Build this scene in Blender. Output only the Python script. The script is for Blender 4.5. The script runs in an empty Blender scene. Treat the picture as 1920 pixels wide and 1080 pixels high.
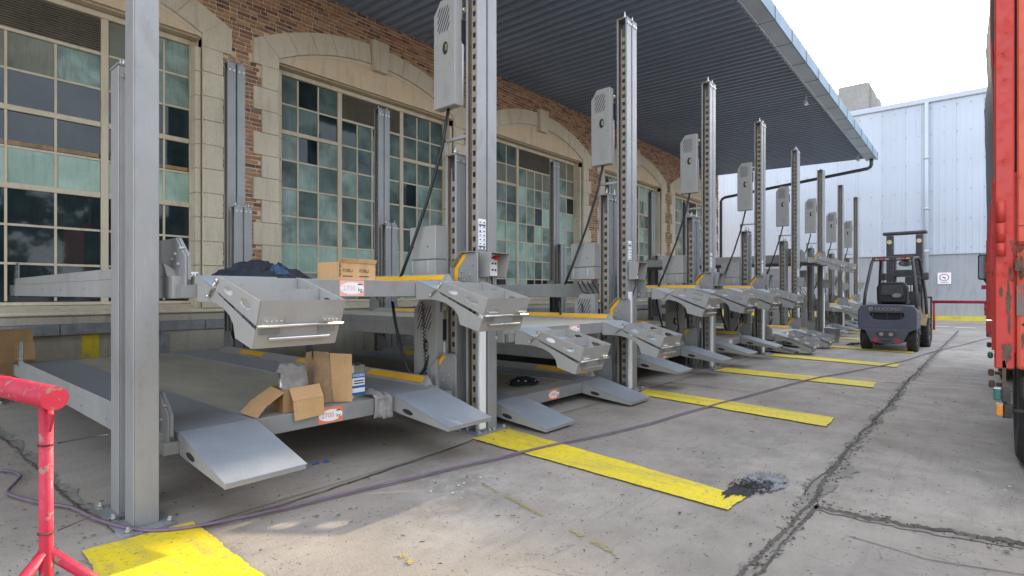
import bpy, bmesh, math, random
from mathutils import Vector, Matrix, noise
from mathutils.geometry import tessellate_polygon
R = math.radians
random.seed(7)
scene = bpy.context.scene
COL = scene.collection

# ------------------------------------------------------------------ camera, sky, sun, exposure
HEAD = math.atan2(880.0, 1030.0)            # the camera looks this far to the left of the row of lifts
cam_d = bpy.data.cameras.new('camera')
cam = bpy.data.objects.new('camera', cam_d); COL.objects.link(cam)
cam_d.sensor_width = 36; cam_d.lens = 36 * 1030 / 1920; cam_d.shift_y = 10 / 1920
cam_d.clip_start = 0.05; cam_d.clip_end = 1500
cam.location = (0, 0, 1.3); cam.rotation_euler = (R(90), 0, HEAD - R(90))
scene.camera = cam

SUN_EL, SUN_AZ = R(19.0), R(0.35)           # low sun down the row, just above the white warehouse
world = bpy.data.worlds.new('World'); scene.world = world; world.use_nodes = True
wn = world.node_tree.nodes; wl = world.node_tree.links; wn.clear()
wo = wn.new('ShaderNodeOutputWorld'); bg = wn.new('ShaderNodeBackground')
sky = wn.new('ShaderNodeTexSky'); sky.sky_type = 'NISHITA'; sky.sun_disc = False
sky.sun_elevation = SUN_EL; sky.sun_rotation = R(90) - SUN_AZ
sky.air_density = 1.0; sky.dust_density = 1.6; sky.ozone_density = 1.2
tc = wn.new('ShaderNodeTexCoord'); mp = wn.new('ShaderNodeMapping'); mp.inputs['Scale'].default_value = (1, 1, 2.6)
nz = wn.new('ShaderNodeTexNoise'); nz.inputs['Scale'].default_value = 2.3; nz.inputs['Detail'].default_value = 7; nz.inputs['Roughness'].default_value = .58
cr = wn.new('ShaderNodeValToRGB'); cr.color_ramp.elements[0].position = .30; cr.color_ramp.elements[1].position = .62
mx = wn.new('ShaderNodeMix'); mx.data_type = 'RGBA'
wl.new(tc.outputs['Generated'], mp.inputs['Vector']); wl.new(mp.outputs['Vector'], nz.inputs['Vector'])
wl.new(nz.outputs['Fac'], cr.inputs['Fac'])
hs = wn.new('ShaderNodeMath'); hs.operation = 'MULTIPLY'; hs.inputs[1].default_value = .85
wl.new(cr.outputs['Color'], hs.inputs[0]); wl.new(hs.outputs[0], mx.inputs[0])
wl.new(sky.outputs['Color'], mx.inputs[6]); mx.inputs[7].default_value = (8.7, 9.6, 11.2, 1)
wl.new(mx.outputs[2], bg.inputs['Color']); bg.inputs['Strength'].default_value = 0.15
wl.new(bg.outputs[0], wo.inputs['Surface'])

sun_d = bpy.data.lights.new('sun', 'SUN'); sun_d.energy = 3.6; sun_d.angle = R(0.55); sun_d.color = (1, .86, .66)
sun = bpy.data.objects.new('sun', sun_d); COL.objects.link(sun)
sd = Vector((math.cos(SUN_EL) * math.cos(SUN_AZ), math.cos(SUN_EL) * math.sin(SUN_AZ), math.sin(SUN_EL)))
sun.rotation_euler = (-sd).to_track_quat('-Z', 'Y').to_euler(); sun.location = (30, -10, 30)

vs = scene.view_settings
vs.view_transform = 'Standard'; vs.look = 'None'; vs.gamma = 1; vs.use_curve_mapping = False; vs.exposure = 1.5
scene.cycles.max_bounces = 8; scene.cycles.diffuse_bounces = 6
try: scene.cycles.use_denoising = True
except Exception: pass

# ------------------------------------------------------------------ mesh builder
class MB:
    def __init__(s): s.v = []; s.f = []; s.s = []
    def add(s, vs_, fs, smooth=False):
        b = len(s.v); s.v += [tuple(p) for p in vs_]
        for f in fs: s.f.append(tuple(b + i for i in f)); s.s.append(smooth)
        return s
    def box(s, x0, x1, y0, y1, z0, z1):
        return s.add([(x0,y0,z0),(x1,y0,z0),(x1,y1,z0),(x0,y1,z0),(x0,y0,z1),(x1,y0,z1),(x1,y1,z1),(x0,y1,z1)],
                     [(0,3,2,1),(4,5,6,7),(0,1,5,4),(1,2,6,5),(2,3,7,6),(3,0,4,7)])
    def hexa(s, p):
        return s.add(p, [(0,3,2,1),(4,5,6,7),(0,1,5,4),(1,2,6,5),(2,3,7,6),(3,0,4,7)])
    def prism(s, pts, ax, a0, a1, holes=()):
        mk = {'x': lambda p, a: (a, p[0], p[1]), 'y': lambda p, a: (p[0], a, p[1]), 'z': lambda p, a: (p[0], p[1], a)}[ax]
        loops = [list(pts)] + [list(h) for h in holes]
        flat = [p for l in loops for p in l]; n = len(flat)
        tri = tessellate_polygon([[Vector((p[0], p[1], 0)) for p in l] for l in loops]) if (holes or len(pts) > 4) else None
        V = [mk(p, a0) for p in flat] + [mk(p, a1) for p in flat]; F = []
        if tri is None: F += [tuple(range(len(pts)))[::-1], tuple(range(n, n + len(pts)))]
        else:
            for t in tri: F += [tuple(t)[::-1], tuple(i + n for i in t)]
        o = 0
        for l in loops:
            m = len(l)
            for i in range(m): j = (i + 1) % m; F.append((o + i, o + j, o + j + n, o + i + n))
            o += m
        return s.add(V, F)
    def tube(s, pts, r, n=8, cap=True, smooth=True):
        pts = [Vector(p) for p in pts]; rs = r if isinstance(r, (list, tuple)) else [r] * len(pts)
        V = []; F = []; up = None
        for i, p in enumerate(pts):
            t = (pts[min(i + 1, len(pts) - 1)] - pts[max(i - 1, 0)]).normalized()
            if up is None: up = Vector((0, 0, 1)) if abs(t.z) < .9 else Vector((1, 0, 0))
            a = t.cross(up)
            if a.length < 1e-5: a = t.orthogonal()
            a.normalize(); b = t.cross(a).normalized(); up = -b if False else a.cross(t)
            for k in range(n):
                w = 2 * math.pi * k / n; V.append(p + (a * math.cos(w) + b * math.sin(w)) * rs[i])
        for i in range(len(pts) - 1):
            for k in range(n):
                k2 = (k + 1) % n; F.append((i*n + k, i*n + k2, (i+1)*n + k2, (i+1)*n + k))
        s.add(V, F, smooth)
        if cap:
            b = len(s.v) - len(V)
            s.f.append(tuple(b + k for k in range(n))[::-1]); s.s.append(False)
            s.f.append(tuple(b + (len(pts)-1)*n + k for k in range(n))); s.s.append(False)
        return s
    def cyl(s, p0, p1, r, n=10): return s.tube([p0, p1], r, n)
    def build(s, name, mat, parent=None, loc=(0,0,0), rot=(0,0,0), bevel=0, seg=1, smooth=False):
        me = bpy.data.meshes.new(name); me.from_pydata(s.v, [], s.f); me.validate()
        if len(me.polygons) == len(s.s):
            me.polygons.foreach_set('use_smooth', [True] * len(s.s) if smooth else s.s)
        bm = bmesh.new(); bm.from_mesh(me); bmesh.ops.recalc_face_normals(bm, faces=bm.faces); bm.to_mesh(me); bm.free()
        return link(name, me, mat, parent, loc, rot, bevel, seg)

def link(name, me, mat, parent=None, loc=(0,0,0), rot=(0,0,0), bevel=0, seg=1):
    o = bpy.data.objects.new(name, me); COL.objects.link(o)
    if mat is not None and len(me.materials) == 0: me.materials.append(mat)
    if parent is not None: o.parent = parent
    o.location = loc; o.rotation_euler = rot
    if bevel:
        m = o.modifiers.new('bevel', 'BEVEL'); m.width = bevel; m.segments = seg; m.limit_method = 'ANGLE'; m.angle_limit = R(40)
    return o
def tag(o, label=None, cat=None, group=None, kind=None):
    if label: o['label'] = label
    if cat: o['category'] = cat
    if group: o['group'] = group
    if kind: o['kind'] = kind
    return o
def thing(name, label, cat, loc=(0,0,0), rz=0, group=None):
    o = bpy.data.objects.new(name, None); COL.objects.link(o); o.location = loc; o.rotation_euler = (0, 0, rz)
    o.empty_display_size = .1
    return tag(o, label, cat, group)
KIDS = {}
def copy_tree(o, parent=None):
    c = o.copy(); COL.objects.link(c); c.parent = parent
    for ch in o.children: copy_tree(ch, c)
    return c
def text(s, size, name, mat, parent, loc, rot, extrude=.0006, align='CENTER'):
    cu = bpy.data.curves.new(name, 'FONT'); cu.body = s; cu.size = size; cu.align_x = align; cu.align_y = 'CENTER'; cu.extrude = extrude; cu.resolution_u = 3
    t = bpy.data.objects.new(name, cu); COL.objects.link(t)
    dg = bpy.context.evaluated_depsgraph_get(); me = bpy.data.meshes.new_from_object(t.evaluated_get(dg))
    bpy.data.objects.remove(t); bpy.data.curves.remove(cu); me.materials.clear()
    return link(name, me, mat, parent, loc, rot)
def ell(cx, cy, rx, ry, n=14, rot=0):
    return [(cx + rx*math.cos(a)*math.cos(rot) - ry*math.sin(a)*math.sin(rot), cy + rx*math.cos(a)*math.sin(rot) + ry*math.sin(a)*math.cos(rot)) for a in [2*math.pi*i/n for i in range(n)]]

# ------------------------------------------------------------------ materials
class NT:
    def __init__(s, name):
        s.m = bpy.data.materials.new(name); s.m.use_nodes = True; s.t = s.m.node_tree
        s.b = s.t.nodes['Principled BSDF']
    def n(s, t, **kw):
        x = s.t.nodes.new('ShaderNode' + t)
        for k, v in kw.items():
            if k in x.inputs: x.inputs[k].default_value = v
            else: setattr(x, k, v)
        return x
    def l(s, a, b): s.t.links.new(a, b)
    def coord(s, kind='Object', scale=(1,1,1), rot=(0,0,0)):
        if kind == 'World': o = s.n('NewGeometry').outputs['Position']
        else: o = s.n('TexCoord').outputs[kind]
        m = s.n('Mapping'); m.inputs['Scale'].default_value = scale; m.inputs['Rotation'].default_value = rot
        s.l(o, m.inputs['Vector']); return m.outputs['Vector']
    def noise(s, vec, scale, detail=4, rough=.55, dist=0):
        x = s.n('TexNoise'); x.inputs['Scale'].default_value = scale; x.inputs['Detail'].default_value = detail
        x.inputs['Roughness'].default_value = rough; x.inputs['Distortion'].default_value = dist
        s.l(vec, x.inputs['Vector']); return x.outputs['Fac']
    def ramp(s, fac, stops):
        x = s.n('ValToRGB'); e = x.color_ramp.elements
        while len(e) < len(stops): e.new(.5)
        for i, (p, c) in enumerate(stops):
            e[i].position = p; e[i].color = (c, c, c, 1) if isinstance(c, (int, float)) else (*c, 1)
        s.l(fac, x.inputs['Fac']); return x.outputs['Color']
    def mix(s, fac, a, b, mode='MIX'):
        x = s.n('Mix'); x.data_type = 'RGBA'; x.blend_type = mode
        for sock, v in ((0, fac), (6, a), (7, b)):
            if isinstance(v, bpy.types.NodeSocket): s.l(v, x.inputs[sock])
            elif sock == 0: x.inputs[0].default_value = v
            else: x.inputs[sock].default_value = (*v, 1)
        return x.outputs[2]
    def math(s, op, a, b=0):
        x = s.n('Math'); x.operation = op
        for i, v in enumerate((a, b)):
            if isinstance(v, bpy.types.NodeSocket): s.l(v, x.inputs[i])
            else: x.inputs[i].default_value = v
        return x.outputs[0]
    def bump(s, h, strength=.2, dist=.01):
        x = s.n('Bump'); x.inputs['Strength'].default_value = strength; x.inputs['Distance'].default_value = dist
        s.l(h, x.inputs['Height']); s.l(x.outputs['Normal'], s.b.inputs['Normal'])
    def done(s, col=None, rough=None, metal=0, spec=None):
        if isinstance(col, bpy.types.NodeSocket): s.l(col, s.b.inputs['Base Color'])
        elif col is not None: s.b.inputs['Base Color'].default_value = (*col, 1)
        if isinstance(rough, bpy.types.NodeSocket): s.l(rough, s.b.inputs['Roughness'])
        elif rough is not None: s.b.inputs['Roughness'].default_value = rough
        s.b.inputs['Metallic'].default_value = metal
        if spec is not None: s.b.inputs['Specular IOR Level'].default_value = spec
        return s.m
def sc(c, k): return tuple(min(1, x * k) for x in c)
def paint(name, c, rough=.45, metal=0, var=.12, vs_=2.5, grime=.25, gcol=None, bump=.04, bs=60, coord='Object'):
    t = NT(name); v = t.coord(coord)
    a = t.noise(v, vs_, 5); col = t.mix(t.ramp(a, [(.3, 0), (.7, 1)]), sc(c, 1 - var), sc(c, 1 + var))
    g = t.noise(t.coord(coord, (1, 1, .45)), 7, 8, .7)
    col = t.mix(t.ramp(g, [(.52, 0), (.75, grime)]), col, gcol or sc(c, .45))
    oi = t.n('ObjectInfo'); col = t.mix(t.math('MULTIPLY', oi.outputs['Random'], .22), col, sc(c, .62))
    if grime > .35:
        scr = t.noise(t.coord(coord, (40, 40, 1.2), (.15, .1, 0)), 3, 3, .6); col = t.mix(t.ramp(scr, [(.66, 0), (.72, .35)]), col, sc(c, 1.5))
        rs = t.noise(v, 16, 6, .7); col = t.mix(t.ramp(rs, [(.67, 0), (.73, .7)]), col, (.13, .075, .04))
    r = t.mix(t.noise(v, 5, 3), (rough - .1,) * 3, (rough + .12,) * 3)
    t.bump(t.noise(v, bs, 2), bump, .004)
    return t.done(col, r, metal)
M = {}
M['steel'] = paint('grey_paint', (.27, .262, .246), .40, .1, .12, 1.6, .5, (.15, .125, .095))
M['steel2'] = paint('grey_paint_sheet', (.305, .29, .262), .48, 0, .11, 1.6, .42, (.16, .135, .105))
M['inner'] = paint('grey_paint_dusty', (.26, .225, .17), .55, 0, .1, 3, .35)
M['yellow'] = paint('yellow_warning_tape', (.80, .40, .012), .45, 0, .06, 6, .25, (.35, .2, .05))
M['zinc'] = paint('zinc_plated', (.62, .60, .55), .3, .85, .12, 8, .2)
M['dullzinc'] = paint('dusty_zinc', (.34, .32, .28), .55, .3, .2, 20, .5)
M['plate'] = paint('dusty_base_plate', (.20, .20, .20), .6, .1, .2, 8, .6, (.36, .33, .29))
M['brass'] = paint('zinc_yellow', (.55, .45, .25), .35, .8, .1, 8, .2)
M['chain'] = paint('greased_chain', (.16, .085, .03), .5, .5, .2, 20, .4)
M['black'] = paint('black_rubber', (.012, .012, .013), .5, 0, .1, 6, .1, (.05, .05, .05))
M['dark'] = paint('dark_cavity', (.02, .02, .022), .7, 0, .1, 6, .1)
M['white_pl'] = paint('white_plastic', (.72, .70, .66), .4, 0, .04, 3, .2, (.35, .32, .27))
M['white_pr'] = paint('white_print', (.80, .79, .76), .5, 0, .03, 3, .12, (.5, .48, .45))
M['blackink'] = paint('black_ink', (.02, .02, .025), .6)
M['blueink'] = paint('blue_ink', (.02, .12, .38), .5)
M['orange_pr'] = paint('orange_print', (.80, .20, .07), .5, 0, .05, 9, .15, (.7, .4, .3))
M['orange_fade'] = paint('faded_orange_print', (.80, .38, .30), .5, 0, .05, 9, .15, (.7, .5, .45))
M['redbtn'] = paint('red_button', (.55, .02, .03), .3)
M['glove'] = paint('blue_glove', (.015, .09, .35), .6)

def mk_tread():
    t = NT('tread_plate'); v = t.coord('Object')
    sx = t.n('SeparateXYZ'); t.l(v, sx.inputs[0])
    def lobes(sg, ph):
        a = t.math('MULTIPLY', t.math('ADD', sx.outputs[0], t.math('MULTIPLY', sx.outputs[1], sg)), 150)
        b = t.math('MULTIPLY', t.math('SUBTRACT', t.math('MULTIPLY', sx.outputs[0], sg), sx.outputs[1]), 150)
        p = t.math('MULTIPLY', t.math('SINE', t.math('ADD', a, ph)), t.math('SINE', t.math('MULTIPLY', b, .5)))
        return t.math('POWER', t.math('MAXIMUM', p, 0), .7)
    h = t.math('MAXIMUM', lobes(1, 0), lobes(-1, 1.57))
    n_ = t.noise(v, 2.2, 6, .65)
    col = t.mix(t.ramp(n_, [(.35, 0), (.7, 1)]), (.255, .275, .30), (.33, .345, .36))
    col = t.mix(t.math('MULTIPLY', h, .14), col, (.42, .425, .43))
    t.bump(h, .12, .002); return t.done(col, t.ramp(n_, [(.3, .38), (.7, .55)]), .2)
M['tread'] = mk_tread()
def mk_deck():
    t = NT('dusty_deck_sheet'); v = t.coord('Object', (1.0, .35, 1))
    a = t.noise(v, 3.2, 8, .7, .6); b = t.noise(t.coord('Object', (1, .6, 1)), 1.3, 4, .6); c_ = t.noise(t.coord('Object'), 14, 6, .75)
    col = t.mix(t.ramp(a, [(.35, 0), (.7, 1)]), (.36, .335, .275), (.50, .465, .375))
    col = t.mix(t.ramp(b, [(.5, 0), (.72, .6)]), col, (.52, .45, .24))
    col = t.mix(t.ramp(c_, [(.6, 0), (.8, .5)]), col, (.13, .11, .09))
    return t.done(col, .62, .05)
M['deck'] = mk_deck()

def mk_concrete(name, base, tint, speck=.75, wet=.35, crackw=.5):
    t = NT(name); v = t.coord('World')
    a = t.noise(v, .35, 6, .6, .4); b = t.noise(v, 2.2, 8, .68); f = t.noise(v, 70, 3, .7)
    col = t.mix(t.ramp(a, [(.35, 0), (.68, 1)]), sc(base, .82), sc(tint, 1.06))
    col = t.mix(t.ramp(b, [(.42, 0), (.72, wet)]), col, sc(base, .6))
    col = t.mix(t.ramp(t.noise(t.coord('World', (.35, 1.6, 1)), 1.6, 7, .75), [(.55, 0), (.75, .35)]), col, sc(base, 1.35))
    # rust and oil patches
    col = t.mix(t.ramp(t.noise(v, .9, 5, .6), [(.60, 0), (.74, .45)]), col, (.22, .15, .09))
    col = t.mix(t.ramp(t.noise(v, 1.7, 6, .7, .8), [(.64, 0), (.76, .5)]), col, (.09, .085, .08))
    # fine dark grit
    vo = t.n('TexVoronoi'); vo.inputs['Scale'].default_value = 38; vo.inputs['Randomness'].default_value = 1
    t.l(t.coord('World', (1, 1.25, 1)), vo.inputs['Vector'])
    sel = t.n('SeparateColor'); t.l(vo.outputs['Color'], sel.inputs[0])
    thr = t.math('MULTIPLY', t.ramp(sel.outputs[0], [(.62, 0), (1, 1)]), .32)
    spk = t.math('LESS_THAN', vo.outputs['Distance'], thr)
    spk = t.math('MULTIPLY', spk, t.ramp(t.noise(v, .8, 3), [(.35, .25), (.6, 1)]))
    col = t.mix(t.math('MULTIPLY', spk, speck), col, (.045, .038, .032))
    vo2 = t.n('TexVoronoi'); vo2.inputs['Scale'].default_value = 110; t.l(v, vo2.inputs['Vector'])
    sel2 = t.n('SeparateColor'); t.l(vo2.outputs['Color'], sel2.inputs[0])
    spk2 = t.math('LESS_THAN', vo2.outputs['Distance'], t.math('MULTIPLY', t.ramp(sel2.outputs[1], [(.6, 0), (1, 1)]), .3))
    col = t.mix(t.math('MULTIPLY', spk2, speck * .6), col, (.08, .07, .06))
    col = t.mix(t.ramp(f, [(.35, 0), (.7, .35)]), col, sc(base, .75))
    def near(x, y, r):
        d = t.n('VectorMath'); d.operation = 'DISTANCE'; g_ = t.n('NewGeometry'); t.l(g_.outputs['Position'], d.inputs[0]); d.inputs[1].default_value = (x, y, 0)
        return t.ramp(t.math('DIVIDE', d.outputs['Value'], r), [(.15, 1), (1, 0)])
    sm = t.ramp(t.noise(v, 5, 8, .75, .5), [(.42, 0), (.72, 1)])
    for (x_, y_, r_, c_, k_) in ((2.65, 2.75, .7, (.56, .53, .49), .5), (2.1, 2.2, .5, (.50, .46, .41), .4), (5.3, -.2, .8, (.50, .48, .45), .4), (3.2, 3.85, .8, (.30, .20, .10), .7), (1.9, 4.3, 1.2, (.25, .17, .10), .6), (6.5, .5, .6, (.30, .22, .13), .5), (5.0, 1.3, .9, (.12, .115, .10), .7), (4.1, 1.5, .6, (.10, .09, .08), .7), (10.5, 2.4, 1.2, (.10, .095, .09), .6), (3.0, .1, .8, (.16, .15, .14), .5), (8, .2, 1.4, (.40, .36, .31), .6), (13, 2.2, 1.3, (.09, .085, .08), .7), (7.6, 1.9, 1.0, (.15, .13, .11), .5)):
        col = t.mix(t.math('MULTIPLY', t.math('MULTIPLY', near(x_, y_, r_), sm), k_), col, c_)
    st_ = t.noise(t.coord('World', (.5, 9, 1), (0, 0, R(84))), 2.2, 6, .7)
    col = t.mix(t.ramp(st_, [(.54, 0), (.72, .5)]), col, sc(base, .62))
    # hairline crazing
    vc = t.n('TexVoronoi'); vc.feature = 'DISTANCE_TO_EDGE'; vc.inputs['Scale'].default_value = .42
    wv = t.n('VectorMath'); wv.operation = 'ADD'; nn = t.n('TexNoise'); nn.inputs['Scale'].default_value = 1.8; nn.inputs['Detail'].default_value = 6
    t.l(v, nn.inputs['Vector']); vm = t.n('VectorMath'); vm.operation = 'SCALE'; vm.inputs['Scale'].default_value = .9
    t.l(nn.outputs['Color'], vm.inputs[0]); t.l(v, wv.inputs[0]); t.l(vm.outputs[0], wv.inputs[1]); t.l(wv.outputs[0], vc.inputs['Vector'])
    ck = t.math('LESS_THAN', vc.outputs['Distance'], .0016)
    ck = t.math('MULTIPLY', ck, t.ramp(t.noise(v, .5, 2), [(.56, 0), (.62, crackw)]))
    col = t.mix(ck, col, (.06, .055, .05))
    t.bump(t.mix(.45, b, f), .55, .012)
    return t.done(col, t.ramp(b, [(.3, .62), (.7, .85)]))
M['concrete'] = mk_concrete('yard_concrete', (.275, .236, .192), (.375, .325, .265), .95, .75)
M['pad'] = mk_concrete('pad_concrete', (.325, .285, .235), (.40, .35, .29), .7, .5, .2)
def mk_mark(name, c):
    t = NT(name); v = t.coord('World'); n1 = t.noise(v, 3, 8, .7); n2 = t.noise(v, 45, 3, .7); n3 = t.noise(t.coord('World', (1, 2.5, 1)), 9, 6, .8)
    col = t.mix(t.ramp(n1, [(.35, 0), (.75, .5)]), c, sc(c, .72))
    col = t.mix(t.ramp(n3, [(.56, 0), (.66, .85)]), col, (.27, .25, .19))
    col = t.mix(t.ramp(n2, [(.60, 0), (.70, .85)]), col, (.10, .09, .05))
    col = t.mix(t.ramp(t.noise(t.coord('World', (3, .6, 1)), 1.8, 6, .7), [(.47, 0), (.70, .65)]), col, (.22, .19, .10))
    t.bump(n2, .3, .006); return t.done(col, .62)
M['mark'] = mk_mark('yellow_road_paint', (.72, .54, .014))
M['mark_old'] = mk_mark('faded_yellow_paint', (.38, .30, .12))
M['whitemark'] = mk_mark('white_road_paint', (.68, .67, .65))
M['crack'] = paint('crack_dirt', (.085, .07, .052), .9, 0, .5, 16, .7, (.16, .14, .10), .5, 70, 'World')
M['spall'] = paint('crack_fill', (.21, .19, .16), .9, 0, .3, 14, .6, (.06, .05, .04), .5, 60, 'World')

def mk_brick():
    t = NT('brick_face'); g = t.n('NewGeometry'); oi = t.n('ObjectInfo')
    r = t.math('FRACT', t.math('ADD', g.outputs['Random Per Island'], oi.outputs['Random']))
    v = t.coord('World')
    col = t.ramp(r, [(0, (.12, .07, .06)), (.2, (.27, .135, .085)), (.42, (.44, .215, .11)), (.6, (.52, .28, .145)), (.78, (.33, .165, .10)), (.9, (.52, .33, .19)), (1, (.17, .10, .08))])
    n1 = t.noise(v, 22, 6, .7); col = t.mix(t.ramp(n1, [(.4, 0), (.75, .7)]), col, (.15, .09, .07))
    col = t.mix(t.ramp(t.noise(v, 9, 4), [(.58, 0), (.75, .5)]), col, (.46, .34, .22))
    t.bump(t.noise(v, 55, 5, .7), .6, .008); return t.done(col, .88)
M['brick'] = mk_brick()
def mk_rough(name, c, c2, s1=3, s2=40, b=.3, rough=.85):
    t = NT(name); v = t.coord('World'); n1 = t.noise(v, s1, 7, .65); n2 = t.noise(v, s2, 4, .7)
    n3 = t.noise(t.coord('World', (3, 3, .4)), 2.5, 5, .65)
    col = t.mix(t.ramp(n1, [(.35, 0), (.7, 1)]), c, c2); col = t.mix(t.ramp(n2, [(.45, 0), (.8, .4)]), col, sc(c, .6))
    col = t.mix(t.ramp(n3, [(.50, 0), (.75, .5)]), col, sc(c, .5))
    t.bump(n2, b, .006); return t.done(col, rough)
M['mortar'] = mk_rough('lime_mortar', (.66, .49, .31), (.74, .57, .38))
M['stone'] = mk_rough('painted_stone', (.60, .50, .355), (.68, .58, .43), .8, 30, .12)
M['stone2'] = mk_rough('painted_stone_lunette', (.58, .475, .325), (.65, .54, .39), .8, 30, .12)
M['granite'] = mk_rough('granite_blocks', (.20, .20, .195), (.33, .325, .31), 9, 120, .3)
M['plinth'] = mk_rough('plinth_render', (.40, .35, .27), (.46, .41, .33), 1.5, 30, .2)
M['winpaint'] = mk_rough('window_paint', (.56, .46, .31), (.62, .52, .37), 3, 50, .1, .6)
M['shutter'] = mk_rough('roller_shutter', (.15, .125, .09), (.20, .17, .125), 3, 50, .1, .6)
def pane(name, c1, c2, rough=.25, sc_=2.0, streak=.5, spec=.22):
    t = NT(name); oi = t.n('ObjectInfo'); g = t.n('NewGeometry')
    r = t.math('FRACT', t.math('ADD', g.outputs['Random Per Island'], oi.outputs['Random']))
    mpv = t.n('VectorMath'); mpv.operation = 'ADD'; t.l(g.outputs['Position'], mpv.inputs[0])
    cx = t.n('CombineXYZ'); t.l(t.math('MULTIPLY', r, 50), cx.inputs[0]); t.l(t.math('MULTIPLY', r, 31), cx.inputs[2]); t.l(cx.outputs[0], mpv.inputs[1])
    n1 = t.noise(mpv.outputs[0], sc_, 4, .55, .4)
    m2 = t.n('Mapping'); m2.inputs['Scale'].default_value = (9, 9, .6); t.l(mpv.outputs[0], m2.inputs['Vector'])
    n2 = t.noise(m2.outputs['Vector'], 4, 4, .6)
    col = t.mix(t.ramp(n1, [(.3, 0), (.7, 1)]), c1, c2)
    col = t.mix(t.ramp(n2, [(.5, 0), (.8, streak)]), col, sc(c1, .55))
    col = t.mix(t.math('MULTIPLY', r, .3), col, sc(c2, .6))
    n4 = t.noise(mpv.outputs[0], 26 if rough > .1 else 5, 2); t.bump(n4, .12 if rough > .1 else .06, .006)
    return t.done(col, rough, 0, spec)
M['pane_dark'] = pane('dark_glass', (.008, .013, .014), (.03, .045, .045), .04, 2.0, .5, .34)
M['pane_teal'] = pane('dark_frosted_glass', (.022, .038, .033), (.14, .195, .165), .32)
M['pane_mid'] = pane('frosted_glass', (.075, .10, .082), (.34, .44, .37), .4)
M['pane_mint'] = pane('whitewashed_backlit_glass', (.24, .36, .27), (.48, .60, .49), .5)  # pale whitewashed panes, their backlit look put into the base colour
M['pane_sand'] = pane('dusty_glass', (.14, .14, .10), (.24, .24, .18), .4)

M['soffit'] = paint('canopy_sheet', (.22, .265, .35), .36, .0, .12, .5, .2, coord='World')
M['galv'] = paint('galvanised_sheet', (.27, .345, .40), .7, .0, .12, 2, .2, coord='World')
M['galv'].node_tree.nodes['Principled BSDF'].inputs['Specular IOR Level'].default_value = .12
M['gutter'] = paint('gutter_metal', (.50, .58, .65), .45, .0, .1, 1.2, .25, coord='World')
M['pipe'] = paint('grey_pipe', (.07, .075, .085), .45, 0, .1, 2, .2)
M['clad'] = paint('white_cladding', (.42, .44, .475), .55, 0, .06, .4, .25, (.45, .47, .5), .02, 3, 'World')
M['cladgap'] = paint('cladding_joint', (.36, .395, .46), .6, coord='World')
M['lowwall'] = mk_rough('warehouse_render', (.29, .295, .30), (.34, .345, .345), .5, 20, .1)
M['kerbyellow'] = mk_mark('yellow_kerb_paint', (.72, .55, .02))
M['tower'] = mk_rough('tower_concrete', (.22, .20, .17), (.28, .26, .225), .4, 4, .1)
M['louvre'] = paint('grey_louvre', (.20, .21, .23), .6)
def mk_red(name, c, chip, lo, hi, chipc, scale=9):
    t = NT(name); v = t.coord('Object'); n1 = t.noise(v, scale, 9, .72, .2); n2 = t.noise(v, 1.6, 4)
    col = t.mix(t.ramp(n2, [(.3, 0), (.7, 1)]), sc(c, .85), sc(c, 1.1))
    f = t.ramp(n1, [(lo, 0), (hi, 1)])
    col = t.mix(t.math('MULTIPLY', f, chip), col, chipc)
    t.bump(n1, .15, .004); return t.done(col, t.ramp(n1, [(lo - .15, .42), (hi, .85)]), 0, .4)
M['barrier'] = mk_red('chipped_red_pipe', (.44, .018, .042), .95, .58, .598, (.25, .15, .11), 22)
M['barrier_far'] = mk_red('red_rail', (.32, .014, .035), .6, .66, .68, (.25, .2, .17), 10)
M['truck'] = mk_red('truck_red', (.55, .085, .04), .9, .61, .66, (.10, .07, .055), 11)
M['truck2'] = mk_red('truck_red_post', (.46, .036, .022), .95, .63, .65, (.06, .045, .035), 13)
M['scrape'] = mk_red('scraped_band', (.16, .125, .10), 1, .545, .57, (.60, .07, .045), 15)
M['rust'] = mk_rough('rusty_iron', (.07, .045, .03), (.16, .09, .05), 14, 60, .5)
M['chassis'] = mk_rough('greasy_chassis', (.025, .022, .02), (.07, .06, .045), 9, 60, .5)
M['tyre'] = mk_rough('tyre_rubber', (.022, .021, .02), (.05, .047, .042), 9, 60, .3)
M['tarp'] = paint('dark_tarpaulin', (.05, .047, .045), .55, 0, .2, 3, .3, (.12, .1, .08), .3, 9)
M['amber'] = paint('amber_lens', (.55, .20, .02), .25, 0, .1, 20, .2)
M['green'] = paint('green_lens', (.02, .10, .075), .25, 0, .1, 20, .2)
M['redlens'] = paint('red_lens', (.50, .03, .045), .25)
M['mirror'] = NT('mirror_glass').done((.05, .055, .06), .06, .8)
M['fl_body'] = mk_red('worn_grey_blue_paint', (.085, .09, .11), .8, .57, .66, (.20, .16, .12), 7)
M['fl_dark'] = mk_rough('dark_steel', (.035, .034, .036), (.075, .07, .066), 6, 40, .2, .6)
M['fl_yellow'] = mk_red('forklift_yellow', (.24, .15, .04), .9, .55, .6, (.13, .10, .07), 6)
M['fl_gold'] = paint('faded_gold_lettering', (.34, .27, .19), .6, 0, .2, 20, .5, (.1, .09, .09))
M['card'] = mk_rough('cardboard', (.50, .29, .12), (.58, .35, .165), 4, 60, .1, .8)
M['card_in'] = mk_rough('cardboard_inside', (.30, .165, .07), (.38, .22, .10), 4, 60, .1, .8)
M['card_old'] = mk_rough('stained_cardboard', (.24, .15, .08), (.42, .26, .13), 9, 50, .3, .85)
M['rag'] = mk_rough('grey_rag', (.21, .19, .17), (.36, .33, .30), 12, 80, .4, .9)
M['rag2'] = mk_rough('striped_rag', (.015, .015, .016), (.02, .02, .02), 12, 80, .3, .9)
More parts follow.
